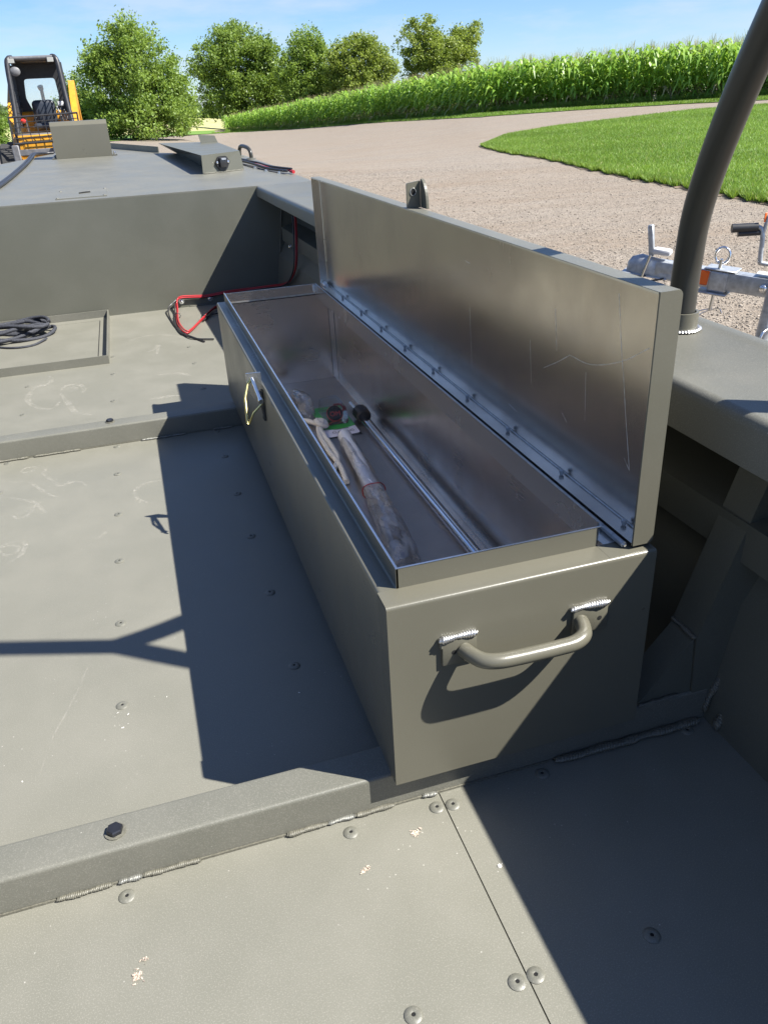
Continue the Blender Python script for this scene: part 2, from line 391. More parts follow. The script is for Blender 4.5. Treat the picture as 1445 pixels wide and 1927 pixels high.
def r_at(az, slope):
    """distance at which the ground is seen at this slope along this bearing"""
    rr = np.concatenate([np.linspace(3, 60, 3000), np.linspace(60, 300, 3000)])
    x = CX+rr*math.sin(R(az)); y = CY+rr*math.cos(R(az)); s_ = (ground_z(x, y)-CZ)/rr
    i = int(np.argmax(s_ > slope)); return float(rr[i]) if s_[i] > slope else 300.0
def patch(name, azs, rlo, rhi, nr, off, mat, jag=0.0):
    azs = np.asarray(azs, float); V = []; F = []; na = len(azs)
    for i, a in enumerate(azs):
        lo = rlo[i]*(1+jag*RNG.uniform(-1, 1)); hi = rhi[i]*(1+jag*0.5*RNG.uniform(-1, 1))
        for k in range(nr+1):
            r_ = lo+(hi-lo)*k/nr; x, y = pol(a, r_); V.append((x, y, float(ground_z(x, y))+off))
    for i in range(na-1):
        for k in range(nr):
            q = i*(nr+1)+k; F.append((q, q+1, q+nr+2, q+nr+1))
    return raw(name, V, F, mat, smooth=True)

rs = [0.0, 1, 2, 3, 4, 5, 6, 7, 8, 9, 10, 11, 12, 13, 14, 16, 18, 20, 22, 24, 26, 28, 30, 33, 36, 39, 42, 45, 48, 51, 54, 57, 60, 65, 70, 75, 80, 85, 90, 95, 100, 105, 110, 120, 140, 170, 220, 300, 450, 700, 1100, 1800]
azs = list(np.arange(-180, -20, 8.0))+list(np.arange(-20, 60, 1.0))+list(np.arange(60, 181, 8.0))
if azs[-1] != 180: azs.append(180.0)
V = []; F = []; n_ = len(rs)
for a in azs:
    for r_ in rs:
        x, y = pol(a, max(r_, 0.001)); V.append((x, y, float(ground_z(x, y))))
for i in range(len(azs)-1):
    for k in range(n_-1):
        q = i*n_+k; F.append((q, q+1, q+n_+1, q+n_))
struct(raw('gravel_yard', V, F, 'gravel', smooth=True))

LAWN_LO = [(23.3, 24.0), (25.0, 21.7), (27.0, 20.0), (30.5, 16.7), (33.6, 14.8), (36.4, 13.7), (40.7, 12.1), (46, 11.0), (54, 10.2)]
LAWN_LO[0] = (23.4, r_at(23.4, -.0565))
def lawn_lo(a): return float(np.interp(a, [q[0] for q in LAWN_LO], [q[1] for q in LAWN_LO]))+.14*math.sin(a*7.3)+.10*math.sin(a*17.1+1)+.03*math.sin(a*41)
UP = [(23.4, -.0565), (25.1, -.0455), (28.2, -.0392), (32.0, -.0346), (36.4, -.0290), (40.7, -.0266), (48, -.0245), (54, -.0235)]
def lawn_hi(a): return max(lawn_lo(a)+0.02, r_at(a, float(np.interp(a, [q[0] for q in UP], [q[1] for q in UP]))))
ROAD = [(4.0, -.0281), (12, -.0282), (16.5, -.0264), (23.5, -.0262), (30, -.0240), (37.5, -.0228), (40.6, -.0227), (54, -.021)]
def verge_lo(a): return r_at(a, float(np.interp(a, [q[0] for q in ROAD], [q[1] for q in ROAD])))
def corn_front(a): return float(np.interp(a, TA, TR))
la = np.arange(23.4, 54.01, 0.3)
struct(patch('lawn_edge_soil', la, [lawn_lo(a)-.22+.12*math.sin(a*23) for a in la], [lawn_lo(a)+.4 for a in la], 2, 0.008, 'edge_soil', 0.004))
struct(patch('lawn', la, [lawn_lo(a) for a in la], [lawn_hi(a) for a in la], 10, 0.02, 'lawn_soil', 0.006))
va = np.arange(5.5, 54.01, 0.4)
struct(patch('grass_verge', va, [verge_lo(a)*0.995 for a in va], [corn_front(a)+3 for a in va], 4, 0.03, 'lawn_soil', 0.004))
ca = np.arange(7.0, 54.01, 0.5)
struct(patch('field_soil', ca, [corn_front(a)+0.2 for a in ca], [corn_front(a)+60 for a in ca], 4, 0.06, 'soil'))
fa = np.arange(-40, 8.1, 1.0)
struct(patch('straw_field', fa, [float(np.interp(a, TA, TR))+14 for a in fa], [900.0 for a in fa], 24, 0.05, 'straw_field'))
ga = np.arange(-40, 6.6, 0.6)
struct(patch('grass_bank', ga, [float(np.interp(a, TA, TR))*0.985 for a in ga], [float(np.interp(a, TA, TR))+14.5 for a in ga], 5, 0.04, 'lawn_soil', 0.01))

def blades(name, az0, az1, flo, fhi, n, h, w, mat):
    az = RNG.uniform(az0, az1, n*2); lo = np.array([flo(a) for a in np.linspace(az0, az1, 80)]); hi = np.array([fhi(a) for a in np.linspace(az0, az1, 80)])
    g = np.linspace(az0, az1, 80); L_ = np.interp(az, g, lo); H_ = np.interp(az, g, hi)
    u = RNG.random(n*2); r = np.sqrt(L_**2+(H_**2-L_**2)*u**1.35)
    keep = (H_-L_) > 0.15; az, r = az[keep][:n], r[keep][:n]; n = len(az)
    x = CX+r*np.sin(np.radians(az)); y = CY+r*np.cos(np.radians(az)); z = ground_z(x, y)+0.015
    hh = h*RNG.uniform(0.5, 1.3, n); a = RNG.uniform(0, 2*np.pi, n); ww = w*RNG.uniform(0.7, 1.4, n)
    dx, dy = np.cos(a)*ww, np.sin(a)*ww; lx, ly = RNG.normal(0, .45, n)*hh, RNG.normal(0, .45, n)*hh
    V = np.empty((n, 3, 3)); V[:, 0] = np.stack([x-dx, y-dy, z], 1); V[:, 1] = np.stack([x+dx, y+dy, z], 1); V[:, 2] = np.stack([x+lx, y+ly, z+hh], 1)
    patchn = 0.5+0.28*np.sin(x*.9+1.3*np.sin(y*.5))+0.2*np.sin(y*1.7+x*.6)
    o = raw(name, V.reshape(-1, 3), np.arange(n*3).reshape(-1, 3), mat, tone=np.where(RNG.random(n) < .05, 1.0, np.clip(patchn*0.55+RNG.uniform(0, .5, n), 0, .92))); o['kind'] = 'stuff'; return o
tag(blades('lawn_grass', 23.5, 46, lawn_lo, lawn_hi, 230000, 0.055, 0.006, 'grass_blade'), 'short bright green mown grass covering the lawn', 'grass')
tag(blades('edge_tufts', 23.6, 46, lambda a: lawn_lo(a)-.16, lambda a: lawn_lo(a)+.25, 16000, 0.085, 0.008, 'grass_blade'), 'ragged longer grass tufts along the lawn edge', 'grass')
tag(blades('field_weeds', 6.9, 46, lambda a: corn_front(a)-.25, lambda a: corn_front(a)+.45, 30000, 0.34, 0.016, 'grass_blade'), 'tall weeds growing along the foot of the corn', 'weeds')
tag(blades('verge_grass', 6, 46, lambda a: verge_lo(a)+0.1, lambda a: corn_front(a)+0.6, 60000, 0.11, 0.014, 'grass_blade'), 'rough grass strip between the gravel road and the corn', 'grass')

def stones(n):
    az = RNG.uniform(8, 52, n); u = RNG.random(n); r = 2.6+16*u**1.4
    loa = np.array([lawn_lo(a) if a > 23.5 else 99 for a in az]); k = r < loa-0.05+RNG.uniform(-.1, .25, n); az, r = az[k], r[k]; n = len(r)
    x = CX+r*np.sin(np.radians(az)); y = CY+r*np.cos(np.radians(az)); z = ground_z(x, y)
    k = ~((x < 0.80) & (y < 7)); x, y, z, r = x[k], y[k], z[k], r[k]; n = len(x)
    s_ = RNG.lognormal(-5.1, .36, n)*(1-0.012*np.clip(r-6, 0, 12))
    base = np.array([(1, 0, 0), (-1, 0, 0), (0, 1, 0), (0, -1, 0), (0, 0, .7), (0, 0, -.5)], float)
    fc = np.array([(0, 2, 4), (2, 1, 4), (1, 3, 4), (3, 0, 4), (2, 0, 5), (1, 2, 5), (3, 1, 5), (0, 3, 5)])
    a = RNG.uniform(0, 2*np.pi, n); ca_, sa_ = np.cos(a), np.sin(a)
    B = base[None]*RNG.uniform(.55, 1.3, (n, 6, 1))*s_[:, None, None]*np.stack([RNG.uniform(.8, 1.5, n), RNG.uniform(.6, 1, n), RNG.uniform(.5, 1, n)], 1)[:, None]
    X = B[..., 0]*ca_[:, None]-B[..., 1]*sa_[:, None]+x[:, None]; Y = B[..., 0]*sa_[:, None]+B[..., 1]*ca_[:, None]+y[:, None]; Z = B[..., 2]+z[:, None]+s_[:, None]*.2
    V = np.stack([X, Y, Z], -1).reshape(-1, 3); F = (fc[None]+np.arange(n)[:, None, None]*6).reshape(-1, 3)
    t = np.clip(RNG.normal(.52, .24, n), 0, 1).repeat(8)
    o = raw('gravel_stones', V, F, 'gravel_stone', tone=t); o['kind'] = 'stuff'; return o
tag(stones(120000), 'loose pale crushed gravel stones scattered over the yard', 'gravel')

# ------------------------------------------------------------------ the boat
HR = 0.0585; YB = 3.2729; DK0 = 0.5215
def deck_z(y): return DK0+0.022*(y-YB) if y > YB else 0.508+(DK0-0.508)*max(0.0, y)/YB
boat = thing('boat', (-0.43, 0, -0.32), 'olive drab painted aluminium work boat with open ribbed floor', 'boat')
def xin(y): return float(np.interp(y, [-3, 0, 1.2, YB], [0.46, 0.46, 0.452, 0.389]))
def xout(y): return float(np.interp(y, [-3, 0, 1.5, YB], [0.69, 0.69, 0.685, 0.668]))
def xfl(y): return float(np.interp(y, [-3, 0, 1.5, YB], [0.50, 0.50, 0.49, 0.435]))
MX = -0.43
def mir(x): return 2*MX-x
# floor panels, each a sheet with a thin joint
def panel(x0, x1, y0, y1, z=0.0):
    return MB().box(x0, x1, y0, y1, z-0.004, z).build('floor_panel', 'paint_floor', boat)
fp_left = panel(-0.7645, 0.0658, -3.0, 0.0215)
fp_port = panel(mir(0.505), -0.7660, -3.0, 0.0215)
fp_right = panel(0.0674, 0.505, -3.0, 0.0215)
fp_mid = panel(mir(0.505), 0.505, 0.0225, 1.5865)
fp_far = panel(mir(0.50), 0.50, 1.5875, YB)
# hull skin
for sgn in (1, -1):
    g = (lambda x: x) if sgn == 1 else mir
    rings = []
    for y in (-3.0, -1.5, 0, 1.0, 2.0, YB, 4.41, 5.12, 5.5, 5.85, 6.3, 6.75, 7.1):
        if y <= YB: xf, xo, zt_ = xfl(y), xout(y)-.012, deck_z(y)-.012
        else:
            xo = float(np.interp(y, [YB, 4.41, 5.12, 5.5, 5.85, 6.75, 7.2], [.660, .632, .595, .30, .09, -.27, -.42]))-.012; xf = float(np.interp(y, [YB, 5.1, 7.1], [.435, .1, -.42])); zt_ = deck_z(y)-.012
        rings.append([(g(xf-.004), y, -.30 if y < 5.5 else -.2), (g(xf), y, 0.0), (g(xf+.03), y, 0.20), (g(xo), y, zt_), (g(xo+.006), y, zt_), (g(xf+.036), y, 0.20), (g(xf+.006), y, 0.0), (g(xf+.002), y, -.30 if y < 5.5 else -.2)])
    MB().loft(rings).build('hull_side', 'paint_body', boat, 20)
mb = MB()
mb.add([(mir(.5), -3, -.3), (.5, -3, -.3), (.5, 3.27, -.3), (mir(.5), 3.27, -.3), (.1, 5.1, -.28), (mir(.1), 5.1, -.28), (MX, 7.1, -.2)], [(0, 1, 2, 3), (3, 2, 4, 5), (5, 4, 6)])
mb.build('hull_bottom', 'paint_body', boat)
MB().box(mir(.50), .50, -3.0, -2.99, -.30, .50).build('transom', 'paint_body', boat)
# gunwales
for sgn in (1, -1):
    g = (lambda x: x) if sgn == 1 else mir
    rings = []
    for y in (-3.0, -2, -1, -.5, 0, .4, .8, 1.2, 1.6, 2.0, 2.4, 2.8, YB-.001):
        xi, xo, z = xin(y), xout(y), deck_z(y); lip = float(np.interp(y, [0, YB], [.066, .045]))
        pr = [(xi+.003, z-lip), (xi, z-lip), (xi, z-.016)]
        for k in range(1, 6):
            a = R(90*k/5); pr.append((xi+.014-.014*math.cos(a), z-.016+.016*math.sin(a)))
        pr += [(xo-.034, z), (xo-.028, z+.0035), (xo-.008, z+.0035), (xo, z-.004), (xo, z-.06), (xo-.003, z-.06), (xo-.003, z-.012), (xo-.036, z-.004), (xi+.016, z-.004), (xi+.003, z-.02)]
        rings.append([(g(a), y, c) for a, c in pr])
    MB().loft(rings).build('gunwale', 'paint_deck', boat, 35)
# bulkhead and foredeck
bh = [(.434, -.05), (.437, .0), (.466, .20), (.645, DK0-.012), (.645, DK0-.0062)]; MB().prism(bh+[(mir(x), z) for x, z in reversed(bh)], 'y', YB, YB+.004).build('bulkhead', 'paint_body', boat)
prof = [(.668, YB), (.635, 4.41), (.597, 5.12), (.30, 5.5), (.088, 5.85), (-.09, 6.3), (-.27, 6.75), (-.40, 7.15)]
ol = prof+[(mir(x), y) for x, y in reversed(prof)]
vs = [(x, y, deck_z(y)) for x, y in ol]+[(x, y, deck_z(y)-.006) for x, y in ol]; n_ = len(ol)
mb = MB(); mb.add(vs, [tuple(range(n_)), tuple(range(2*n_-1, n_-1, -1))]+[(i, (i+1) % n_, n_+(i+1) % n_, n_+i) for i in range(n_)])
deck = mb.build('foredeck', 'paint_deck', boat)
for g in ((lambda x: x),):
    mb = MB(); pp = [(.088, 5.85), (-.09, 6.3), (-.27, 6.75), (-.40, 7.15)]
    rings = [[(g(x), y, deck_z(y)+.0), (g(x), y, deck_z(y)+.040), (g(x-.006), y, deck_z(y)+.040), (g(x-.006), y, deck_z(y))] for x, y in pp]
    mb.loft(rings).build('bow_upstand', 'paint_body', boat)
# scribed plate on the deck
mb = MB()
rings = [[(-.509, 3.345, deck_z(3.345)+.0035), (-.285, 3.345, deck_z(3.345)+.0035), (-.285, 3.345, deck_z(3.345)+.0005), (-.509, 3.345, deck_z(3.345)+.0005)], [(-.509, 3.66, deck_z(3.66)+.0035), (-.285, 3.66, deck_z(3.66)+.0035), (-.285, 3.66, deck_z(3.66)+.0005), (-.509, 3.66, deck_z(3.66)+.0005)]]
plate = mb.loft(rings).build('access_plate', 'paint_deck', boat)
mb = MB(); mb.tube([(-.41, 3.50, deck_z(3.5)+.005), (-.38, 3.515, deck_z(3.5)+.006), (-.36, 3.52, deck_z(3.5)+.005)], .004, 6).build('latch_slot', 'hole_black', plate)
for x, y in ((-.50, 3.36), (-.295, 3.36), (-.50, 3.64), (-.295, 3.64)):
    MB().lathe([(.001, .003), (.006, .0025), (.007, 0)], Matrix.Translation((x, y, deck_z(y)+.0035)), 10).build('screw', 'weld_paint', plate, 40)

# cross ribs (hat sections)
def rib(y0, y1):
    pr = rpoly([(y0, .004), (y0, HR), (y1, HR), (y1, .004)], [0, .006, .006, 0], 5)
    return MB().prism(pr, 'x', mir(.497), .497).build('cross_rib', 'paint_deck', boat, 50)
rib1 = rib(.0205, .0780); rib2 = rib(1.560, 1.6175)
# footing strips below the ribs that show in the unwelded gaps
for y in (.0185, 1.558):
    MB().box(mir(.49), .235, y, y+.05, .0003, .0035).build('rib_foot', 'weld_paint', boat)
for x0, x1, m in ((-.62, -.52, 'weld_paint'), (-.4394, -.372, 'weld_paint'), (-.365, -.336, 'weld_mixed'), (-.336, -.262, 'weld_paint'), (-.1489, -.092, 'weld_paint'), (-.092, -.055, 'weld_mixed'), (-.055, .002, 'weld_paint'), (.043, .064, 'weld_mixed')):
    weld('weld_bead', (x0, .0180, .0035), (x1, .0180, .0035), .0042, m, rib1)
weld('weld_bead', (.245, .0135, .005), (.487, .0135, .005), .0070, 'weld_paint', rib1, .0036)
for x0, x1, m in ((-.70, -.60, 'weld_bright'), (-.585, -.457, 'weld_bright'), (-.286, -.235, 'weld_paint'), (-.235, -.20, 'weld_bright'), (-.20, -.157, 'weld_bright'), (-.075, -.02, 'weld_paint')):
    weld('weld_bead', (x0, 1.5555, .003), (x1, 1.5555, .003), .0044, 'weld_paint' if x0 < -.5 else 'weld_mixed', rib2, .006)
# pop rivets through the floor
mb = MB(); mb.lathe([(.0102, 0.0), (.0101, .0009), (.0092, .0015), (.0070, .0024), (.0034, .0029), (.0024, .0024), (.0022, .0010)], None, 20); mb.cur = 1; mb.lathe([(.0024, .0016), (.0001, .0017)], None, 10)
riv = mb.build('rivet', ['paint_deck', 'hole_black'], fp_left, 40)
riv.location = (-.0675, -.0045, 0)
def rivets(parent, pts):
    for x, y in pts: link_copy(riv, 'rivet', parent, Matrix.Translation((x, y, 0.0)) @ Matrix.Rotation(random.random()*6, 4, 'Z') @ Matrix.Rotation(random.uniform(-.05, .05), 4, 'X'))
rivets(fp_left, [(-.3565, -.0035), (.0548, -.0037), (.0532, -.2575), (-.0660, -.254), (-.356, -.254), (-.655, -.003), (-.655, -.25)])
rivets(fp_right, [(.0772, -.0065), (.0757, -.2570), (.2218, -.2585), (.2174, .0020), (.46, .005), (.46, -.25)])
rivets(fp_mid, [(x, y) for x in (-.6565, -.3575, -.0690) for y in (.1225, .3665, .6100, .8550, 1.0870, 1.3370, 1.5400)])
rivets(fp_far, [(x, y) for x in (-.3660, -.0657) for y in (1.7200, 1.9680, 2.2865, 2.5300)]+[(-.6524, 1.9554), (-.6643, 2.2700)])
# hex bolts on the ribs
def hexbolt(x, y, z, parent, r=.0105, h=.0085, mat='bolt_black', washer='weld_paint', rz=.3):
    M = Matrix.Translation((x, y, z)) @ Matrix.Rotation(rz, 4, 'Z')
    mb = MB(); mb.lathe([(r, .002), (r, h*.8), (r*.86, h), (r*.3, h)], M, 6); mb.cur = 1; mb.lathe([(r*1.28, 0), (r*1.28, .0018), (r*.9, .0021)], M, 18)
    return mb.build('hex_bolt', [mat, washer], parent, 20)
hexbolt(-.3585, .0484, HR, rib1); hexbolt(-.3655, 1.597, HR, rib2, rz=.1); hexbolt(-.80, .0484, HR, rib1)
# side frames with gussets
for ri, y0, y1 in ((rib1, .0215, .0775), (rib2, 1.561, 1.6165)):
    for g in ((lambda x: x), mir):
        pr = [(.492, .0), (.470, HR), (.463, .158), (.532, .38), (.560, .47), (.665, .47), (.533, .20), (.50, .0)]
        MB().prism([(g(a), c) for a, c in pr], 'y', y0, y1).build('side_frame', 'paint_body', ri)
        pr = [(.379, HR+.0005), (.4615, .1575), (.469, HR+.0005)]
        MB().prism([(g(a), c) for a, c in pr], 'y', y0+.003, y1-.003).build('gusset', 'paint_body', ri)
weld('weld_bead', (.4615, .022, .160), (.4615, .077, .160), .0045, 'weld_paint', rib1)
for g in ((lambda x: x), mir): MB().add([(g(x), y, z) for y in (-2.9, YB-.05) for x, z in ((xfl(y)+.045, .275), (xfl(y)+.045, .335), (xfl(y)+.16, .355), (xfl(y)+.085, .275))], [(0, 1, 5, 4), (1, 2, 6, 5), (3, 0, 4, 7), (2, 3, 7, 6), (0, 3, 2, 1), (4, 5, 6, 7)]).build('side_stringer', 'paint_body', boat)
weld('weld_bead', (.495, .019, .02), (.525, .019, .105), .0068, 'weld_paint', rib1, .004)
weld('weld_bead', (.497, -.008, .006), (.537, -.002, .085), .0065, 'weld_paint', rib1, .004)
weld('weld_bead', (.38, .0205, HR+.002), (.445, .0205, HR+.004), .0032, 'weld_paint', rib1)
weld('weld_bead', (.0, 3.270, .002), (.4, 3.270, .002), .004, 'weld_paint', boat)
weld('weld_bead', (.452, 3.268, .07), (.500, 3.268, .42), .005, 'weld_paint', boat, .006)

# rimmed tray with a recessed hatch in the far bay
tray = MB(); t_ = .006
tray.box(-1.02, -.3790, 2.4400, 2.4400+t_, .0003, .032); tray.box(-.3790-t_, -.3790, 2.4462, 3.2600, .0003, .0318)
tray.box(-1.02, -.3790, 3.2602, 3.2602+t_, .0003, .0322)
tray = tray.build('tray_rim', 'paint_deck', boat)
MB().box(-1.02, -.4250, 2.50, 3.19, .0003, .0016).build('hatch_panel', 'paint_floor', tray)
MB().box(-1.02, -.4250, 3.1905, 3.194, .0004, .0012).build('hatch_joint', 'hole_black', tray)
MB().box(-.4245, -.4215, 2.50, 3.194, .0004, .0012).build('hatch_joint', 'hole_black', tray)

# outlet housing welded to the deck, with its power socket
yF = 4.03; z0 = deck_z(yF)
fl, fr = .2215, .4500
def dz(x, y, h): return (x, y, deck_z(y)+h)
hp = MB()
ring0 = [dz(.2190, 4.00, .000), dz(fr+.006, 4.11, .000), dz(.4440, 4.11, .092), dz(.2230, 4.00, .092)]
hp.add([dz(.2190, 4.00, 0), dz(.4560, 4.09, 0), dz(.4420, 4.09, .098), dz(.2230, 4.00, .094), dz(.20, 5.70, .0), dz(.52, 5.40, .0), dz(.46, 5.40, .075), dz(.090, 5.78, .066), dz(.290, 4.03, 0)], [(0, 1, 2, 3), (1, 5, 6, 2), (5, 4, 7, 6), (4, 8, 3, 7), (8, 0, 3), (3, 2, 6, 7)])
house = hp.build('outlet_housing', 'paint_body', boat)
mb = MB(); mb.add([dz(.350, 5.30, .076), dz(.462, 5.28, .076), dz(.462, 5.29, .076), dz(.350, 5.31, .076), dz(.340, 5.32, .128), dz(.448, 5.30, .118), dz(.448, 5.31, .118), dz(.340, 5.33, .128)], [(0, 1, 5, 4), (1, 2, 6, 5), (2, 3, 7, 6), (3, 0, 4, 7), (4, 5, 6, 7)])
mb.build('rear_flap', 'paint_body', house)
weld('weld_bead', (.225, 3.998, z0+.002), (.456, 4.086, z0+.003), .006, 'weld_paint', house, .009)
ax = Vector((.237, .09, 0)).normalized(); nn = Vector((ax.y, -ax.x, 0))
SM = Matrix(((ax.x, nn.x, 0, .333), (ax.y, nn.y, 0, 4.043), (0, 0, 1, z0+.051), (0, 0, 0, 1)))
mb = MB(); hexp = rpoly([(-.045, 0), (-.024, .030), (.024, .030), (.045, 0), (.020, -.040), (-.020, -.040)], .006, 3)
sock = MB(); sock.prism(hexp, 'y', .001, .010); sock.v = [tuple(SM @ Vector(q)) for q in sock.v]; sock = sock.build('power_socket', 'plastic_black', house, 30)
mb = MB(); mb.bbox(-.022, .022, .010, .024, -.026, .024, .005, 2, SM); mb.build('flip_cap', 'plastic_black', sock, 30)
mb = MB(); mb.bbox(-.014, .014, .0245, .027, .012, .021, .002, 1, SM); mb.build('cap_label', 'steel', sock)
for x in (-.033, .033):
    MB().lathe([(.0065, .010), (.006, .013), (.002, .0145)], SM @ Matrix.Translation((x, 0, 0)) @ Matrix.Rotation(R(-90), 4, 'X'), 10).build('screw', 'steel', sock, 40)
# grab handle on the deck edge
mb = MB(); mb.tube(smoothpath([dz(.560, 4.98, 0), dz(.562, 4.97, .045), dz(.572, 4.93, .066), dz(.590, 4.80, .062), dz(.598, 4.75, .040), dz(.600, 4.745, 0)], 5), .012, 10)
gh = mb.build('grab_handle', 'paint_tube', boat, 60)
for q in ((.560, 4.98), (.600, 4.745)): MB().lathe([(.03, 0.0005), (.03, .005), (.014, .007)], Matrix.Translation(dz(*q, 0)), 14).build('handle_foot', 'paint_deck', gh, 30)

# scuffs, dust curls and chips lying on the floor panels
SC = {
 'mid': [[(-.664, 1.422), (-.621, 1.391), (-.587, 1.381), (-.556, 1.324), (-.534, 1.281), (-.503, 1.248)], [(-.615, 1.465), (-.602, 1.483), (-.578, 1.477), (-.583, 1.456), (-.603, 1.451), (-.615, 1.465)], [(-.568, 1.488), (-.548, 1.45), (-.553, 1.42), (-.525, 1.363), (-.506, 1.32), (-.483, 1.328), (-.47, 1.331), (-.45, 1.321), (-.436, 1.292)], [(-.651, 1.306), (-.618, 1.288), (-.583, 1.261), (-.559, 1.236), (-.54, 1.189), (-.531, 1.17), (-.542, 1.168)], [(-.61, 1.184), (-.593, 1.162), (-.578, 1.163), (-.564, 1.184), (-.56, 1.22)], [(-.618, 1.006), (-.604, .979), (-.584, .98), (-.577, 1.006), (-.594, 1.022), (-.619, 1.02)], [(-.62, 1.026), (-.596, 1.036), (-.574, 1.033), (-.563, 1.01), (-.569, .968), (-.589, .94), (-.608, .918)], [(-.248, 1.245), (-.275, 1.248), (-.302, 1.234), (-.316, 1.198), (-.308, 1.154), (-.286, 1.126)], [(-.42, .994), (-.405, .981), (-.39, .995), (-.387, 1.011)], [(-.412, .495), (-.418, .482), (-.424, .455), (-.43, .433), (-.447, .377), (-.464, .326), (-.478, .25)]],
 'far': [[(-.628, 2.365), (-.591, 2.358), (-.591, 2.269), (-.638, 2.249), (-.651, 2.152), (-.641, 2.069), (-.596, 1.993), (-.557, 1.984), (-.543, 2.043)], [(-.546, 2.163), (-.528, 2.218), (-.485, 2.208), (-.465, 2.146), (-.47, 2.107)], [(-.528, 2.165), (-.515, 2.19), (-.496, 2.171), (-.504, 2.144), (-.522, 2.152)], [(-.545, 2.132), (-.513, 2.01), (-.486, 1.907), (-.435, 1.857)], [(-.254, 1.928), (-.219, 1.931), (-.184, 1.934), (-.149, 1.927)], [(-.206, 2.196), (-.168, 2.196), (-.118, 2.172), (-.096, 2.132)], [(-.23, 2.531), (-.201, 2.572), (-.184, 2.62), (-.198, 2.488)], [(-.30, 2.75), (-.22, 2.80), (-.13, 2.76), (-.06, 2.66)]]}
for key, par in (('mid', fp_mid), ('far', fp_far)):
    for q in SC[key]:
        w = .011 if key == 'mid' else .020
        if len(q) == 7 and q[0][0] == -.412: w = .0030
        mb = MB(); mb.add(*ribbon(q, w, .0007)); mb.build('scuff_mark', 'dust_mark', par)
for k in range(7):   # tread ticks of the boot print
    x0, y0 = -.605+.009*k, 1.172+.006*k; mb = MB(); mb.add(*ribbon([(x0, y0), (x0+.004, y0+.030)], .004, .0008)); mb.build('scuff_mark', 'dust_mark', fp_mid)
for k in range(9):
    a = R(120+18*k); mb = MB(); x0, y0 = -.272+.046*math.cos(a), 1.185+.062*math.sin(a); mb.add(*ribbon([(x0, y0), (x0+.007*math.cos(a), y0+.010*math.sin(a))], .005, .0008)); mb.build('scuff_mark', 'dust_mark', fp_mid)
def chips(x, y, n, s, mat, par, ang=0.0, name='debris_pile'):
    mb = MB(); s *= .85
    for k in range(n):
        r_ = abs(random.gauss(0, s)); a = random.uniform(0, 6.28); px = x+r_*math.cos(a)*(1.5 if ang else 1); py = y+r_*math.sin(a)
        l_ = random.uniform(.0006, .0034)*random.uniform(.5, 1); w = l_*random.uniform(.15, .45); an = random.uniform(0, 3.14) if not ang else random.gauss(ang, .5); z = random.uniform(.0004, .0014)
        c_, s_ = math.cos(an), math.sin(an)
        mb.add([(px+c_*l_-s_*w, py+s_*l_+c_*w, z), (px-c_*l_-s_*w, py-s_*l_+c_*w, z), (px-c_*l_+s_*w, py-s_*l_-c_*w, z+random.uniform(0, .0015)), (px+c_*l_+s_*w, py+s_*l_-c_*w, z)], [(0, 1, 2, 3)])
    o = mb.build(name, mat, par); return o
chips(-.3478, -.1131, 60, .0045, 'sawdust', fp_left); chips(-.340, -.095, 14, .0045, 'sawdust', fp_left, 1.2)
chips(.0142, -.0342, 45, .0048, 'sawdust', fp_left); chips(-.0647, -.0657, 38, .0042, 'sawdust', fp_left, .2); chips(.0969, -.1168, 16, .0022, 'rope_white', fp_right)
chips(-.35, .31, 8, .1, 'rope_white', fp_mid); chips(-.0757, .2947, 3, .0015, 'rope_white', fp_mid)

# ------------------------------------------------------------------ storage box
ZT = 0.3421; BW = 0.36; BL = 1.7059
sb = thing('storage_box', (.18, .85, HR), 'long olive metal storage box with its lid propped open', 'storage box')
th = .003
def slab(x0, x1, y0, y1, z0, z1): return MB().box(x0, x1, y0, y1, z0, z1)
# outer shell as one folded skin with soft top folds: left, right, front, back
rr = .0055
RX = .3012; OX = .0245; OY = .0356; BY = BL-.0166; RH = .027; ZR = ZT+RH
def shell(bm_pts, name, mat='paint_box'): return bm_pts
pl = rpoly([(0, HR), (0, ZT), (OX, ZT), (OX, ZR), (OX+.0025, ZR), (OX+.0025, ZT-.003), (.003, ZT-.003), (.003, HR)], [0, rr, .003, 0, 0, .001, .003, 0], 4)
ls = MB(); ls.prism(pl, 'y', OY, BL-.0015); ls.box(0, .003, .0032, OY, HR, ZT-.0036); ls.build('left_side', ['paint_box'], sb, 40)
pf = rpoly([(0, HR), (0, ZT), (OY, ZT), (OY, ZR), (OY+.0025, ZR), (OY+.0025, ZT-.003), (.003, ZT-.003), (.003, HR)], [0, rr, .003, 0, 0, .001, .003, 0], 4)
fr_ = MB()
fr_.prism(rpoly([(0, HR), (0, ZT), (OY, ZT), (OY, ZT-.003), (.003, ZT-.003), (.003, HR)], [0, rr, 0, 0, .002, 0], 4), 'x', .0000, BW)
fr_.box(OX-.0004, .2935, OY, OY+.0025, ZT-.002, ZR)
fr_.add([(.2935, OY, ZT-.002), (.2935, OY, ZR), (RX+.001, OY+.010, ZR), (RX+.001, OY+.010, ZT-.002), (.2935, OY+.0025, ZT-.002), (.2935, OY+.0025, ZR), (RX+.001, OY+.0125, ZR), (RX+.001, OY+.0125, ZT-.002)], [(0, 3, 2, 1), (4, 5, 6, 7), (1, 2, 6, 5), (0, 1, 5, 4), (2, 3, 7, 6)])
fr_.build('front_side', 'paint_box', sb, 40)
MB().box(OX-.0006, .3, OY-.0002, OY+.0027, ZR+.0001, ZR+.0009).build('rim_edge', 'alu_edge', sb)
MB().box(OX-.0002, OX+.0027, OY+.003, BY, ZR+.0001, ZR+.0009).build('rim_edge', 'alu_edge', sb)
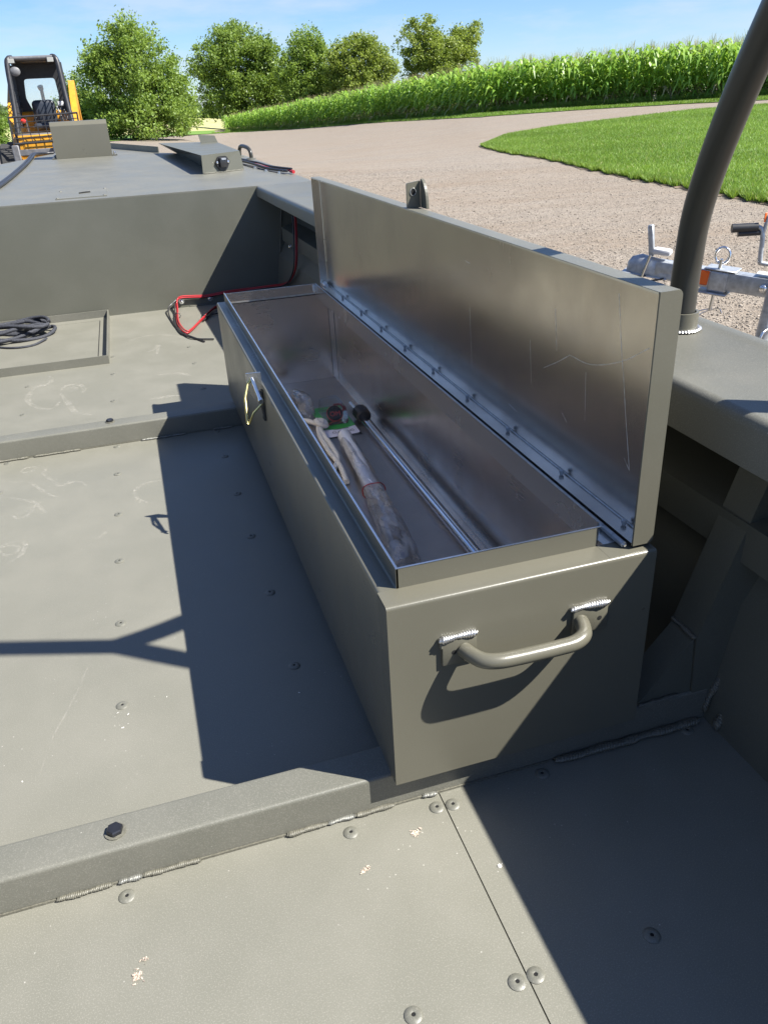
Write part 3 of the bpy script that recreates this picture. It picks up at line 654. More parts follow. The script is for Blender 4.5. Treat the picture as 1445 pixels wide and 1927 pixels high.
bk = MB(); bk.box(.0031, BW-.0031, BL-.003, BL, HR, ZT); bk.box(.0031, BW-.0031, BY, BL-.0031, ZT-.003, ZT-.0002); bk.box(OX, RX, BY-.0025, BY, ZT-.004, ZR)
bk.build('far_side', ['alu_inner'], sb)
rs_ = MB(); rs_.box(BW-.003, BW, .0035, BL-.0035, HR, ZT-.0003); rs_.build('hinge_side', 'paint_box', sb)
MB().box(BW-.0042, BW-.0032, .0045, BL-.0045, HR+.0035, ZT-.0035).build('inner_lining', 'alu_inner', sb)
MB().box(.0045, BW-.0045, BL-.0043, BL-.0033, HR+.0035, ZT-.0035).build('inner_lining', 'alu_inner', sb)
MB().box(.0032, .0040, .0045, BL-.0045, HR+.0035, ZT-.0035).build('inner_lining', 'alu_inner', sb)
MB().box(.0045, BW-.0045, .0032, .0040, HR+.0035, ZT-.0035).build('inner_lining', 'alu_inner', sb)
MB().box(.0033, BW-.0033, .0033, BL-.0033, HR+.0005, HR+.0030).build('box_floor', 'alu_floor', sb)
fl_ = MB(); fl_.box(RX+.0026, BW-.0005, OY, BL-.004, ZT-.003, ZT+.0004); fl_.box(RX, RX+.0025, OY+.013, BY, ZT-.014, ZR); fl_.build('hinge_ledge', 'alu_edge', sb, 40)
MB().box(.2945, BW-.001, .0045, OY-.0005, ZT-.003, ZT+.0002).build('ledge_corner', 'paint_box', sb)
weld('weld_bead', (.028, BY-.002, ZR-.004), (.030, BY-.002, ZT), .003, 'weld_bright', sb)
weld('weld_bead', (RX-.004, BY-.005, ZR-.003), (RX-.004, BY-.004, ZT), .005, 'weld_bright', sb)
# corner angle inside
MB().box(OX+.003, RX-.001, BY-.0042, BY-.0027, ZT-.0060, ZT-.0030).build('lip_gap', 'hole_black', sb)
MB().box(OX+.003, RX-.001, BY-.0050, BY-.0043, ZT-.0030, ZT+.0010).build('lip_edge', 'weld_bright', sb)
for x_ in (BW-.0215, BW-.0052): MB().box(x_, x_+.0014, BL-.0068, BL-.0061, HR+.004, ZT-.006).build('corner_seam', 'machine_grey', sb)
MB().box(BW-.020, BW-.0050, BL-.0060, BL-.0045, HR+.004, ZT-.004).build('corner_angle', 'alu_edge', sb)
MB().box(BW-.0175, BW-.0045, .006, BL-.008, HR+.0032, HR+.0050).build('floor_strip', 'alu_inner', sb)
# piano hinge
hz = ZT+.0045
mb = MB()
y = .020
while y < 1.70:
    mb.tube([(.3235, y, hz), (.3235, min(y+.0235, 1.7), hz)], .0040, 10); y += .0245
hinge = mb.build('piano_hinge', 'galvanised', sb, 40)
MB().box(RX-.0002, RX+.0027, OY+.0135, BY-.003, ZR+.0001, ZR+.0010).build('rim_edge', 'weld_bright', sb)
MB().tube([(.3235, .0165, hz), (.3235, 1.703, hz)], .0018, 8).build('hinge_pin', 'steel', hinge)
# lid: a shallow pan standing on its hinge flange
lt = R(-0.3054); LU = Vector((math.sin(lt), 0, math.cos(lt))); LO = Vector((math.cos(lt), 0, -math.sin(lt)))
LM = Matrix(((LO.x, 0, LU.x, .3310), (0, 1, 0, 0), (LO.z, 0, LU.z, .3471), (0, 0, 0, 1)))   # local (out, y, up)
LH = .3177; LD = .0275; LY0 = .0109; LY1 = 1.7469; g_ = .0025
lid = MB().box(LD-g_, LD, LY0+g_, LY1-g_, g_, LH-g_, LM).build('lid_panel', ['alu_lid'], sb)
sk = MB()
rp_ = rpoly([(0, 0), (LD+.0012, 0), (LD+.0012, LH), (0, LH)], [0, .008, .007, 0], 5)
sk.prism([(a, c) for a, c in rp_], 'y', LY0, LY0+g_); sk.v = [tuple(LM @ Vector(q)) for q in sk.v]; sk.build('lid_end', 'paint_box', lid, 35)
MB().box(0, LD-g_-.0002, LY0+g_+.0001, LY0+g_+.0009, g_, LH-g_, LM).build('lid_lining', 'alu_lid', lid)
MB().box(0, LD, LY1-g_, LY1, 0, LH, LM).build('lid_end', 'alu_lid', lid)
tp = MB(); tp.prism(rpoly([(0, LH-g_), (0, LH), (LD+.001, LH), (LD+.001, LH-.02), (LD+.0001, LH-.02), (LD+.0001, LH-g_)], [0, 0, .004, 0, 0, 0], 4), 'y', LY0+g_, LY1-g_); tp.v = [tuple(LM @ Vector(q)) for q in tp.v]
tp.build('lid_edge', 'paint_deck', lid, 40)
MB().box(-.0006, .0002, LY0+g_, LY1-g_, LH-g_-.0005, LH-.0004, LM).build('lid_lip', 'alu_edge', lid)
MB().box(.0002, LD-g_, LY0+g_+.001, LY1-g_, 0, g_, LM).build('lid_flange', 'alu_lid', lid)
MB().box(LD+.0001, LD+.0011, LY0+g_, LY1-g_, 0, LH-.0203, LM).build('lid_skin', 'paint_box', lid)
mb = MB()
mb.lathe([(.0024, .0), (.0024, .0026), (.0038, .0027), (.0038, .0066), (.0030, .0074), (.0005, .0076)], None, 8)
sb_bolt = mb.build('hinge_bolt', 'galvanised', lid, 30); sb_bolt.location = (.3485, 1.538, .3499)
MB().tube([LM @ Vector((LD-g_-.0012, LY0+.004, g_+.0012)), LM @ Vector((LD-g_-.0012, LY1-.004, g_+.0012))], .0013, 6).build('fold_line', 'weld_bright', lid, 60)
MB().tube([LM @ Vector((LD-g_-.0012, LY1-g_-.0012, g_)), LM @ Vector((LD-g_-.0012, LY1-g_-.0012, LH-g_))], .0013, 6).build('fold_line', 'alu_edge', lid, 60)
for y in (1.3374, 1.1541, .9676, .7811, .5960, .4161, .2286, .060):
    o = link_copy(sb_bolt, 'hinge_bolt', lid, Matrix.Translation((.3485, y, .3499)))
mb = MB(); mb.bbox(.004, .018, LY1-.030, LY1-.004, .003, .012, .002, 1, LM); mb.build('corner_block', 'steel', lid, 30)
mb = MB(); mb.tube([LM @ Vector((.012, LY1-.035, .008)), LM @ Vector((.012, LY1-.006, .011))], .006, 8); mb.build('corner_screw', 'steel', lid, 30)
def lidline(pts, w, name='scratch_mark'):
    P = smoothpath([(0, y, z) for y, z in pts], 5); vs = []; n = len(P)
    for i, q in enumerate(P):
        t = (P[min(i+1, n-1)]-P[max(i-1, 0)]).normalized(); k = Vector((0, -t.z, t.y)); ww = w*(.5+.8*random.random())
        for s_ in (1, -1):
            c = q+k*ww/2*s_; up_ = (c.z-.3471)/LU.z
            vs.append(LM @ Vector((LD-g_-.0002, c.y, up_)))
    mb = MB(); mb.add(vs, [(2*i, 2*i+1, 2*i+3, 2*i+2) for i in range(n-1)]); return mb.build(name, 'scratch', lid)
lidline([(.1281, .6379), (.1200, .605), (.1135, .5765), (.1000, .530), (.0903, .4928), (.0702, .4229)], .0010)
lidline([(.0702, .4229), (.085, .435)], .0008)
lidline([(.3132, .4903), (.270, .512), (.2372, .5307)], .0007); lidline([(.2372, .5307), (.18, .533), (.11, .557), (.0555, .5883)], .0006)
lidline([(.3598, .5211), (.3511, .4551)], .0006); lidline([(.2848, .5863), (.2754, .5267)], .0007); lidline([(.4294, .3934), (.3985, .3897)], .0007); lidline([(.1921, .5191), (.186, .45)], .0005)
lidline([(.62, .60), (.60, .598)], .0007); lidline([(.60, .52), (.59, .41)], .0005); lidline([(.25, .44), (.235, .43)], .0008)
# hasp bracket welded on the lid edge
zt_ = .3471+LH
hb = MB(); hb.prism(rpoly([(.3315, zt_), (.3315, zt_+.0465), (.3600, zt_+.0500), (.3600, zt_)], [0, .002, .002, 0], 2), 'y', .8660, .8705); hasp = hb.build('hasp_plate', 'paint_box', lid)
mb = MB(); fin = [(.8659, zt_), (.8659, zt_+.052)]+[(.8659-.034*math.sin(R(a)), zt_+.054*math.cos(R(a))) for a in range(8, 91, 8)]+[(.832, zt_)]
mb.prism(fin, 'x', .3602, .3655); mb.build('hasp_fin', 'paint_box', hasp)
mb = MB(); mb.tube([(.3445+.006*math.cos(a*.524), .8655, zt_+.030+.007*math.sin(a*.524)) for a in range(12)], .0012, 6, True); mb.build('hole_rim', 'alu_edge', hasp, 60)
mb = MB(); mb.lathe([(.0052, 0), (.0001, .0004)], Matrix.Translation((.3445, .8657, zt_+.030)) @ Matrix.Rotation(R(90), 4, 'X'), 12); mb.build('padlock_hole', 'hole_black', hasp)
# end handle
def yz(q): return q
hd = MB(); hd.tube(smoothpath([(.094, -.006, .262), (.099, -.020, .262), (.108, -.034, .262), (.124, -.041, .262), (.150, -.042, .261), (.200, -.042, .2605), (.226, -.041, .261), (.242, -.034, .263), (.250, -.020, .263), (.254, -.006, .263)], 5), .0098, 16)
handle = hd.build('end_handle', 'paint_box', sb, 60)
for x0, x1, zc in ((.0665, .1120, .2600), (.2440, .2935, .2600)):
    o = MB().bbox(x0, x1, -.0052, -.0002, .2420, .2785, .0016, 2).build('mount_plate', 'paint_box', handle, 40)
    weld('weld_bead', (x0-.003, -.0030, .2815), (x1+.002, -.0030, .2815), .0052, 'weld_bright', handle, .0030, .85, .08)
    xh_ = .0815 if x0 < .2 else .2816
    MB().lathe([(.0034, 0), (.0002, .0003)], Matrix.Translation((xh_, -.0054, .2605)) @ Matrix.Rotation(R(90), 4, 'X'), 12).build('screw_hole', 'hole_black', handle)
weld('weld_bead', (.0650, -.0035, .279), (.0660, -.0035, .268), .004, 'weld_paint', handle)
# toggle latch on the long side
lp = MB(); lp.prism(rpoly([(-.0310, .3360), (-.0310, .3700), (.0004, .3690), (.0004, .3160), (-.0140, .3030)], [.002, .002, 0, 0, .002], 2), 'y', .8760, .8795); latch = lp.build('latch_plate', 'alu_edge', sb)
mb = MB(); mb.tube([(-.0185, .8755, .3570), (-.0160, .800, .3350)], .0040, 10); mb.tube([(-.0160, .802, .3355), (-.0158, .794, .3335)], .0054, 10); mb.build('latch_lever', 'chrome', latch, 50)
mb = MB(); mb.tube([(-.0200, .8755, .3570), (-.0300, .8740, .3480), (-.0405, .8500, .3300), (-.0420, .8450, .3260), (-.0465, .8100, .2860)], .0030, 8); mb.build('latch_loop', 'zinc_yellow', latch, 40)
mb = MB(); mb.tube([(-.0465, .8100, .2860), (-.0440, .8080, .2850), (-.0330, .8050, .3080), (-.0140, .8000, .3270), (-.0165, .8000, .3340)], .0022, 8); mb.build('latch_hook', 'zinc_yellow', latch, 40)
weld('weld_bead', (-.0025, .872, .330), (-.0025, .872, .262), .0060, 'weld_dark', latch, .004, .8, .3)

# ------------------------------------------------------------------ what lies in the box
ZF = HR+.0031
tp_ = thing('telescopic_pole', (.320, .8, ZF), 'chrome telescopic pole with black collar lying in the open storage box', 'pole')
MB().tube([(.3215, .10, ZF+.0112), (.3190, 1.275, ZF+.0112)], .0110, 20).build('outer_tube', 'chrome', tp_, 60)
MB().tube([(.3188, 1.27, ZF+.0120), (.3170, 1.405, ZF+.0126)], .0072, 16).build('inner_tube', 'chrome', tp_, 60)
kp = MB(); M = Matrix.Translation((.3188, 1.262, ZF+.021)) @ Matrix.Rotation(R(-90), 4, 'X'); rings = []
for r_, z in ((.0150, 0), (.0200, .004), (.0210, .030), (.0205, .046), (.0150, .052)):
    rings.append([M @ Vector(((r_*(1+.06*(k % 2)))*math.cos(2*math.pi*k/28), (r_*(1+.06*(k % 2)))*math.sin(2*math.pi*k/28), z)) for k in range(28)])
kp.loft(rings).build('locking_collar', 'rubber_black', tp_, 30)

bp_ = thing('blister_pack', (.245, 1.31, ZF), 'clear blister pack on green and lilac card with black red plug', 'blister pack')
def CP(a, c): return (a, c)
zc = ZF+.003
cm = MB(); bend = lambda x: 1.2600-.010*math.sin(math.pi*(x-.199)/.092)
xs = [.199+.0915*k/8 for k in range(9)]
gv = [(x, bend(x)) for x in xs]
cm.add([(x, y, zc) for x, y in gv]+[(.2905, 1.425, zc+.001), (.199, 1.432, zc+.001)], [tuple(range(11))]); card = cm.build('green_card', 'card_green', bp_)
cm = MB(); lo = rpoly([(.199, 1.266), (.199, 1.198), (.2905, 1.203), (.2905, 1.266)], [0, .010, .010, 0], 4); cm.add([(x, y, zc-.0006) for x, y in lo], [tuple(range(len(lo)))]); cm.build('lilac_card', 'card_lilac', bp_)
TM = Matrix.Translation((.248, 1.226, zc+.0003)) @ Matrix.Rotation(R(1), 4, 'Z')
text_mesh('CLAMPING', .0125, 'card_print', 'ink', bp_, TM @ Matrix.Scale(1.6, 4, (0, 1, 0)))
for k, (a, c) in enumerate(((.226, .250), (.252, .268))): MB().box(a, c, 1.246, 1.2485, zc+.0002, zc+.0004).build('card_print', 'ink', bp_)
bx_ = MB(); bm = bmesh.new(); bmesh.ops.create_cube(bm, size=1)
for q in bm.verts:
    q.co = Vector((.2475+q.co.x*(.064 if q.co.z < 0 else .054), 1.335+q.co.y*(.120 if q.co.z < 0 else .105), zc+.001+(q.co.z+.5)*.050))
bmesh.ops.bevel(bm, geom=bm.edges[:], offset=.005, segments=2, affect='EDGES'); bx_.bm(bm); bx_.build('blister', 'blister_clear', bp_, 40)
MB().bbox(.1965, .293, 1.192, 1.437, ZF+.0002, ZF+.0018, .0006, 1).build('backing_film', 'blister_clear', bp_)
PM = Matrix.Translation((.2490, 1.318, zc+.021)) @ Matrix.Rotation(R(52), 4, 'X')
plug = MB().lathe([(.0205, -.020), (.0215, -.004), (.0215, .0), (.0195, .003), (.0180, .0010), (.0002, .0010)], PM, 26).build('plug', 'plug_black', bp_, 40)
MB().lathe([(.0228, -.006), (.0236, -.004), (.0228, -.002)], PM, 26).build('seal_ring', 'red_print', plug, 40)
text_mesh('OM', .0195, 'plug_print', 'red_print', plug, PM @ Matrix.Translation((0, -.003, .0018)), .0003)
mb = MB(); mb.bbox(-.014, .016, .012, .019, -.020, -.002, .002, 1, PM); mb.build('plug_tab', 'card_lilac', plug)
mb = MB(); mb.tube(smoothpath([(.262, 1.34, zc+.01), (.272, 1.325, zc+.022), (.274, 1.31, zc+.034), (.268, 1.33, zc+.04), (.258, 1.36, zc+.03)], 5), .0035, 8); mb.build('lead', 'wire_red', plug, 60)

def crumple(name, path, rad, mat, parent, n=22, amp=.25, flat=.6, seed=3, hi=26):
    rg = random.Random(seed); P = smoothpath(path, 5); m = len(P); rr_ = np.interp(np.linspace(0, 1, m), np.linspace(0, 1, len(rad)), rad); rings = []
    ph = [rg.uniform(0, 6.28) for _ in range(8)]
    for i, q in enumerate(P):
        t = (P[min(i+1, m-1)]-P[max(i-1, 0)]).normalized(); w = t.cross(Vector((0, 0, 1))).normalized(); u = w.cross(t); ring = []
        for k in range(n):
            a = 2*math.pi*k/n
            f = 1+amp*(.45*math.sin(3*a+ph[0]+i*.35)+.35*math.sin(5*a+ph[1]-i*.6)+.3*rg.uniform(-1, 1)); zz = math.sin(a)*flat
            c = q+(w*math.cos(a)+u*zz)*rr_[i]*f; c.z = max(c.z, ZF+.0006); ring.append(c)
        rings.append(ring)
    mb = MB(); mb.loft(rings); return mb.build(name, mat, parent, hi)
pb = thing('bagged_parts', (.205, .82, ZF), 'crumpled clear plastic bag holding a pale roll and a steel bolt', 'plastic bag')
MB().tube([(.2330, 1.150, ZF+.021), (.2120, .815, ZF+.021)], .0185, 20).build('pale_roll', 'roll_white', pb, 60)
crumple('bag_film', [(.2345, 1.168, ZF+.020), (.230, 1.10, ZF+.022), (.220, .96, ZF+.023), (.212, .82, ZF+.023), (.205, .73, ZF+.020), (.198, .64, ZF+.016), (.190, .56, ZF+.010), (.186, .500, ZF+.006)], [.010, .0205, .0205, .0215, .0235, .028, .031, .031, .028], 'plastic_film', pb, 26, .13, .80, 4, 12)
mb = MB(); mb.tube([(.2110+.027*math.cos(a*.42), .806+.004*math.sin(a*1.3), ZF+.022+.021*math.sin(a*.42)) for a in range(15)], .0013, 6, True); mb.build('red_band', 'wire_red', pb, 60)
blt = MB(); blt.tube([(.2096, .735, ZF+.016), (.1985, .632, ZF+.016)], .0052, 14); blt.tube([(.1985, .632, ZF+.016), (.1975, .623, ZF+.016)], .0105, 16); blt.build('steel_bolt', 'steel', pb, 40)
wr = thing('white_rope', (.185, 1.15, ZF), 'white knotted cord beside the green card in the storage box', 'rope')
mb = MB(); mb.tube(smoothpath([(.150, 1.34, ZF+.008), (.168, 1.33, ZF+.010), (.184, 1.295, ZF+.012), (.196, 1.272, ZF+.018), (.186, 1.255, ZF+.012), (.178, 1.20, ZF+.010), (.176, 1.10, ZF+.010), (.180, 1.0, ZF+.010), (.172, .9, ZF+.010)], 6), .0068, 10); mb.build('cord', 'rope_white', wr, 60)
mb = MB(); mb.tube(smoothpath([(.186, 1.285, ZF+.024), (.206, 1.280, ZF+.020), (.208, 1.258, ZF+.014), (.192, 1.252, ZF+.022), (.184, 1.268, ZF+.028), (.200, 1.290, ZF+.016), (.196, 1.262, ZF+.030)], 6), .0075, 10); mb.build('knot', 'rope_white', wr, 60)
mb = MB(); mb.tube(smoothpath([(.190, 1.26, ZF+.012), (.188, 1.20, ZF+.012), (.190, 1.12, ZF+.012), (.186, 1.04, ZF+.01), (.16, .98, ZF+.008)], 6), .0065, 10); mb.build('cord', 'rope_white', wr, 60)
fb = thing('film_bag', (.185, 1.47, ZF), 'small crumpled clear film bag at the far end of the storage box', 'plastic bag')
crumple('bag_film', [(.188, 1.60, ZF+.010), (.186, 1.54, ZF+.018), (.190, 1.46, ZF+.022), (.186, 1.38, ZF+.014), (.182, 1.34, ZF+.008)], [.008, .018, .024, .020, .008], 'plastic_film', fb, 20, .3, .7, 12, 14)
mb = MB(); mb.tube([(.196+.010*math.cos(a*.6), 1.585+.012*math.sin(a*.6), ZF+.006) for a in range(11)], .0022, 6, True); mb.build('tie_ring', 'wire_black', fb, 60)

# ------------------------------------------------------------------ wiring, rope and fittings in the boat
wh = thing('wiring_harness', (.0, 3.2, 0), 'red and black cable run looping along the foot of the bulkhead', 'wiring')
yw = YB-.012
main = [(.492, 2.90, .445), (.478, 2.86, .33), (.462, 2.84, .219), (.452, 2.92, .15), (.440, 3.05, .100), (.400, 3.20, .066), (.300, yw, .052), (.19, yw, .050), (.083, yw, .042), (.02, yw, .046), (-.040, yw-.005, .050), (-.062, yw-.02, .036), (-.070, 3.15, .012), (-.080, 3.02, .009), (-.082, 2.88, .009), (-.066, 2.74, .009), (-.040, 2.76, .009), (.024, 2.93, .010), (.075, 3.06, .012), (.12, 3.14, .012), (.17, 3.13, .012)]
for dx, dz_, m, r_, nm in ((0, 0, 'wire_red', .0042, 'red_cable'), (.004, .007, 'wire_red', .0032, 'red_cable'), (-.008, -.003, 'wire_black', .0034, 'black_cable')):
    P = [Vector((x+dx*(1 if y > 3.2 else 1.4), y+(dx*.8 if y < 3.2 else 0), max(z+dz_, r_))) for x, y, z in main]
    MB().tube(smoothpath(P, 5), r_, 8).build(nm, m, wh, 60)
for q in ([(-.062, yw-.02, .045), (-.105, 3.20, .020), (-.108, 3.05, .006), (-.092, 2.86, .006), (-.060, 2.68, .006), (-.02, 2.62, .006), (.01, 2.60, .006), (.04, 2.585, .006)], [(-.066, 2.72, .006), (-.03, 2.64, .005), (.000, 2.57, .005)], [(.03, 2.92, .008), (.08, 3.02, .008), (.14, 3.03, .008)]):
    MB().tube(smoothpath(q, 5), .0036, 6).build('black_cable', 'wire_black', wh, 60)
for q in ((-.074, 3.06), (.040, 2.965)):
    MB().tube([(q[0]+.014*math.cos(a*.6), q[1]+.004*math.sin(a*2), .012+.012*math.sin(a*.6)) for a in range(11)], .0018, 6, True).build('cable_tie', 'wire_black', wh, 60)
for x, y, z, nx, ny in ((-.036, YB-.001, .030, 0, -1), (.102, YB-.001, .030, 0, -1), (.470, 2.95, .285, -1, 0), (.448, 3.03, .085, -1, 0)):
    M = Matrix.Translation((x, y, z)) @ Vector((nx, ny, 0)).to_track_quat('Z', 'Y').to_matrix().to_4x4()
    MB().lathe([(.013, 0), (.013, .003), (.009, .0032), (.0085, .009), (.004, .012)], M, 12).build('clamp_screw', 'steel', wh, 30)

dw = thing('deck_wiring', (.58, 4.1, deck_z(4.1)), 'short red and black wires clipped along the deck edge', 'wiring')
dp = [(.475, 4.62), (.515, 4.38), (.545, 4.16), (.565, 3.99), (.600, 3.82), (.640, 3.68)]
for off, m, r_, nm in (((0, .009), 'wire_red', .0042, 'red_cable'), ((-.013, .010), 'wire_black', .0070, 'black_cable'), ((.014, .009), 'wire_red', .0036, 'red_cable'), ((.006, .018), 'wire_black', .0055, 'black_cable')):
    P = [dz(x+off[0]+random.uniform(-.006, .006), y, off[1]+random.uniform(0, .008)) for x, y in dp]; MB().tube(smoothpath(P, 5), r_, 8).build(nm, m, dw, 60)
for x, y in ((.492, 4.40), (.532, 4.10), (.560, 3.90), (.603, 3.74)):
    MB().lathe([(.013, 0), (.013, .004), (.008, .0045), (.008, .010), (.003, .012)], Matrix.Translation(dz(x-.012, y, 0)), 12).build('clamp_screw', 'steel', dw, 30)
mb = MB(); mb.tube([dz(.640, 3.69, .012), dz(.650, 3.65, .012)], [.007, .009], 8); mb.build('wire_end', 'wire_red', dw, 50)

rc = thing('dark_rope', (-.78, 3.04, .002), 'coiled charcoal braided rope lying in the rimmed tray', 'rope')
def coil(cx, cy, a, b_, z, tilt, wob, seed, n=34):
    rg = random.Random(seed); P = []
    for k in range(n):
        t = 2*math.pi*k/n; x = a*math.cos(t); y = b_*math.sin(t)+wob*math.sin(2*t+seed); ct, st = math.cos(tilt), math.sin(tilt)
        P.append((cx+x*ct-y*st, cy+x*st+y*ct, z+.008*math.sin(3*t+seed)+rg.uniform(-.001, .001)))
    return P
for k, (cx_, cy_, a, b_, z, tl, wb) in enumerate(((-.80, 3.045, .190, .085, .014, .02, .02), (-.81, 3.06, .180, .070, .030, -.06, -.03), (-.815, 3.03, .170, .095, .028, .10, .02), (-.79, 3.055, .165, .055, .046, -.12, .02), (-.825, 3.05, .185, .080, .048, .07, -.03), (-.80, 3.03, .175, .06, .062, -.02, .03))):
    MB().tube(coil(cx_, cy_, a, b_, z, tl, wb, k+1), .0082, 8, True).build('rope_loop', 'rope_dark', rc, 60)
mb = MB(); mb.tube(smoothpath([(-.92, 3.00, .012), (-.84, 2.90, .006), (-.76, 2.845, .006), (-.69, 2.855, .006), (-.64, 2.93, .010)], 6), .0048, 8); mb.build('thin_line', 'rope_dark', rc, 60)

tf = thing('support_frame', (.613, .345, .508), 'thick olive tube frame rising from the gunwale at the right', 'tube frame')
leg1 = smoothpath([(.613, .346, .500), (.613, .346, .560), (.612, .343, .620), (.603, .325, .690), (.588, .282, .770), (.573, .225, .860), (.560, .165, .945), (.545, .095, 1.040), (.525, .025, 1.130), (.508, -.030, 1.21)], 6)
MB().tube(leg1, .0215, 28).build('front_leg', 'paint_tube', tf, 70)
leg2 = smoothpath([(.613, -.062, .500), (.612, -.064, .70), (.600, -.078, .90), (.580, -.090, 1.00), (.548, -.066, 1.10), (.508, -.030, 1.21)], 6)
MB().tube(leg2, .0215, 24).build('rear_leg', 'paint_tube', tf, 70)
MB().tube(smoothpath([(.508, -.030, 1.205), (.47, -.07, 1.45), (.42, -.13, 1.80), (.30, -.16, 1.95), (.10, -.17, 2.0), (MX, -.17, 2.0)], 6), .0215, 24).build('top_bar', 'paint_tube', tf, 70)
for x, y in ((.613, .346), (.613, -.062)):
    z = deck_z(y)
    MB().lathe([(.0275, 0), (.0275, .030), (.0235, .030), (.0235, .010)], Matrix.Translation((x, y, z)), 30).build('socket_collar', 'paint_box', tf, 40)
    ring = [(x+.0295*math.cos(2*math.pi*k/40), y+.0295*math.sin(2*math.pi*k/40), z+.003) for k in range(40)]
    mb = MB()
    for k in range(40):
        c = Vector(ring[k]); t = Vector((-math.sin(2*math.pi*k/40), math.cos(2*math.pi*k/40), 0)); n3 = Vector((math.cos(2*math.pi*k/40), math.sin(2*math.pi*k/40), 0)); rr_ = .0046*random.uniform(.85, 1.15)
        mb.loft([[c+t*(-math.cos(math.pi*h/4)*rr_*.7)+(n3*math.cos(2*math.pi*q/7)+Vector((0, 0, .6))*math.sin(2*math.pi*q/7))*rr_*math.sin(math.pi*h/4)*1.15 for q in range(7)] for h in (1, 2, 3)])
    mb.build('weld_ring', 'weld_bright', tf, 60)

mbx = thing('mounting_box', (-.43, 5.95, deck_z(5.9)), 'plain olive metal box bolted upright on the foredeck', 'metal box')
zb = deck_z(5.864)
pr = rpoly([(5.864, zb+.001), (5.864, zb+.212), (5.890, zb+.238), (6.06, zb+.238), (6.06, zb+.004)], [0, .004, .010, .006, 0], 3)
mb = MB(); mb.prism(pr, 'x', -.628, -.2435); mb.build('box_shell', 'paint_box', mbx, 35)
for x0, x1 in ((-.660, -.6285), (-.243, -.208)):
    o = MB().box(x0, x1, 5.872, 6.05, deck_z(5.96)+.002, deck_z(5.96)+.006).build('mount_foot', 'paint_deck', mbx)
    for y in (5.90, 6.02): MB().lathe([(.0125, .0), (.0125, .003), (.0085, .0032), (.0085, .012), (.004, .016)], Matrix.Translation(((x0+x1)/2, y, deck_z(5.96)+.006)), 8).build('foot_bolt', 'steel', o, 30)
cb = thing('deck_cable', (-.83, 5.0, deck_z(5)), 'pair of dark blue black cables trailing across the foredeck', 'cable')
for k, o_ in enumerate((0, .020)):
    P = [dz(-.86+o_, 3.7, .010), dz(-.835+o_, 4.145, .010), dz(-.825+o_, 4.5, .010), dz(-.818+o_, 4.93, .011), dz(-.815+o_, 5.5, .012), dz(-.822+o_, 6.05, .014), dz(-.815+o_, 6.30, .02), dz(-.76+o_, 6.42, .012), dz(-.70+o_, 6.45, .010)]
    MB().tube(smoothpath(P, 5), .0085, 8).build('cable', 'wire_black', cb, 60)

# ------------------------------------------------------------------ neighbouring trailer's tongue
def V3(*a): return Vector(a)
tz0 = -0.6
tr = thing('trailer_tongue', (2.2, 2.1, -.6), 'galvanised folding trailer tongue with coupler standing on the gravel', 'trailer')
A = V3(2.165, 2.302, .0950); B = V3(2.2150, 2.2230, .0860); C_ = V3(2.62, 1.70, .030)
d1 = (B-V3(2.03, 2.42, .118)).normalized(); d2 = (C_-B).normalized()
def frameM(o, d):
    u_ = V3(0, 0, 1); s_ = d.cross(u_).normalized(); u_ = s_.cross(d).normalized()
    return Matrix(((d.x, s_.x, u_.x, o.x), (d.y, s_.y, u_.y, o.y), (d.z, s_.z, u_.z, o.z), (0, 0, 0, 1)))
M1 = frameM(V3(2.03, 2.42, .118), d1); l1 = (B-V3(2.03, 2.42, .118)).length; M2 = frameM(B, d2)
beam1 = MB().bbox(0, l1-.02, -.038, .038, -.038, .038, .005, 2, M1).build('front_beam', 'galvanised', tr, 40)
beam2 = MB().bbox(.03, 1.9, -.038, .038, -.040, .038, .005, 2, M2).build('rear_beam', 'galvanised', tr, 40)
MB().bbox(.21, 1.9, -.046, .046, -.056, .050, .005, 2, M2).build('sleeve_beam', 'galvanised', tr, 40)
hk = MB(); hk.bbox(-.035, .045, -.046, .046, -.052, .042, .012, 3, M2); hk.bbox(-.075, .055, -.060, .060, -.060, -.051, .003, 1, M2); hk.bbox(-.06, .075, -.052, .052, .043, .049, .003, 1, M2)
hk.build('fold_hinge', 'galvanised', tr, 40)
pin = MB(); pin.tube([M2 @ V3(0.0, .03, .09), M2 @ V3(0.0, .03, -.135)], .008, 10); pin.tube([M2 @ V3(.030*math.cos(a*.45), .03, .105+.034*math.sin(a*.45)) for a in range(14)], .0055, 8, True)
pin = pin.build('hinge_pin', 'steel', tr, 50)
MB().tube(smoothpath([M2 @ V3(0, .03, -.125), M2 @ V3(-.03, .04, -.135), M2 @ V3(-.07, .05, -.155), M2 @ V3(-.085, .05, -.175), M2 @ V3(-.05, .05, -.185), M2 @ V3(-.03, .04, -.15), M2 @ V3(.03, .03, -.12), M2 @ V3(.05, .03, -.135)], 5), .003, 6).build('hairpin_clip', 'steel', pin, 60)
mb = MB(); M = M1 @ Matrix.Translation((l1-.118, .0, 0)); mb.bbox(0, .080, .0384, .0400, -.028, .034, .004, 1, M); refl = mb.build('orange_reflector', 'orange_reflector', tr)
mb = MB(); mb.bbox(.15, .30, -.03, .03, .0505, .053, .001, 1, M2); mb.build('white_strap', 'sticker_white', tr)
MB().lathe([(.017, 0), (.017, .012), (.012, .018), (.002, .02)], M2 @ Matrix.Translation((.195, .040, .0)) @ Matrix.Rotation(R(-90), 4, 'X'), 14).build('pivot_bolt', 'steel', tr, 40)
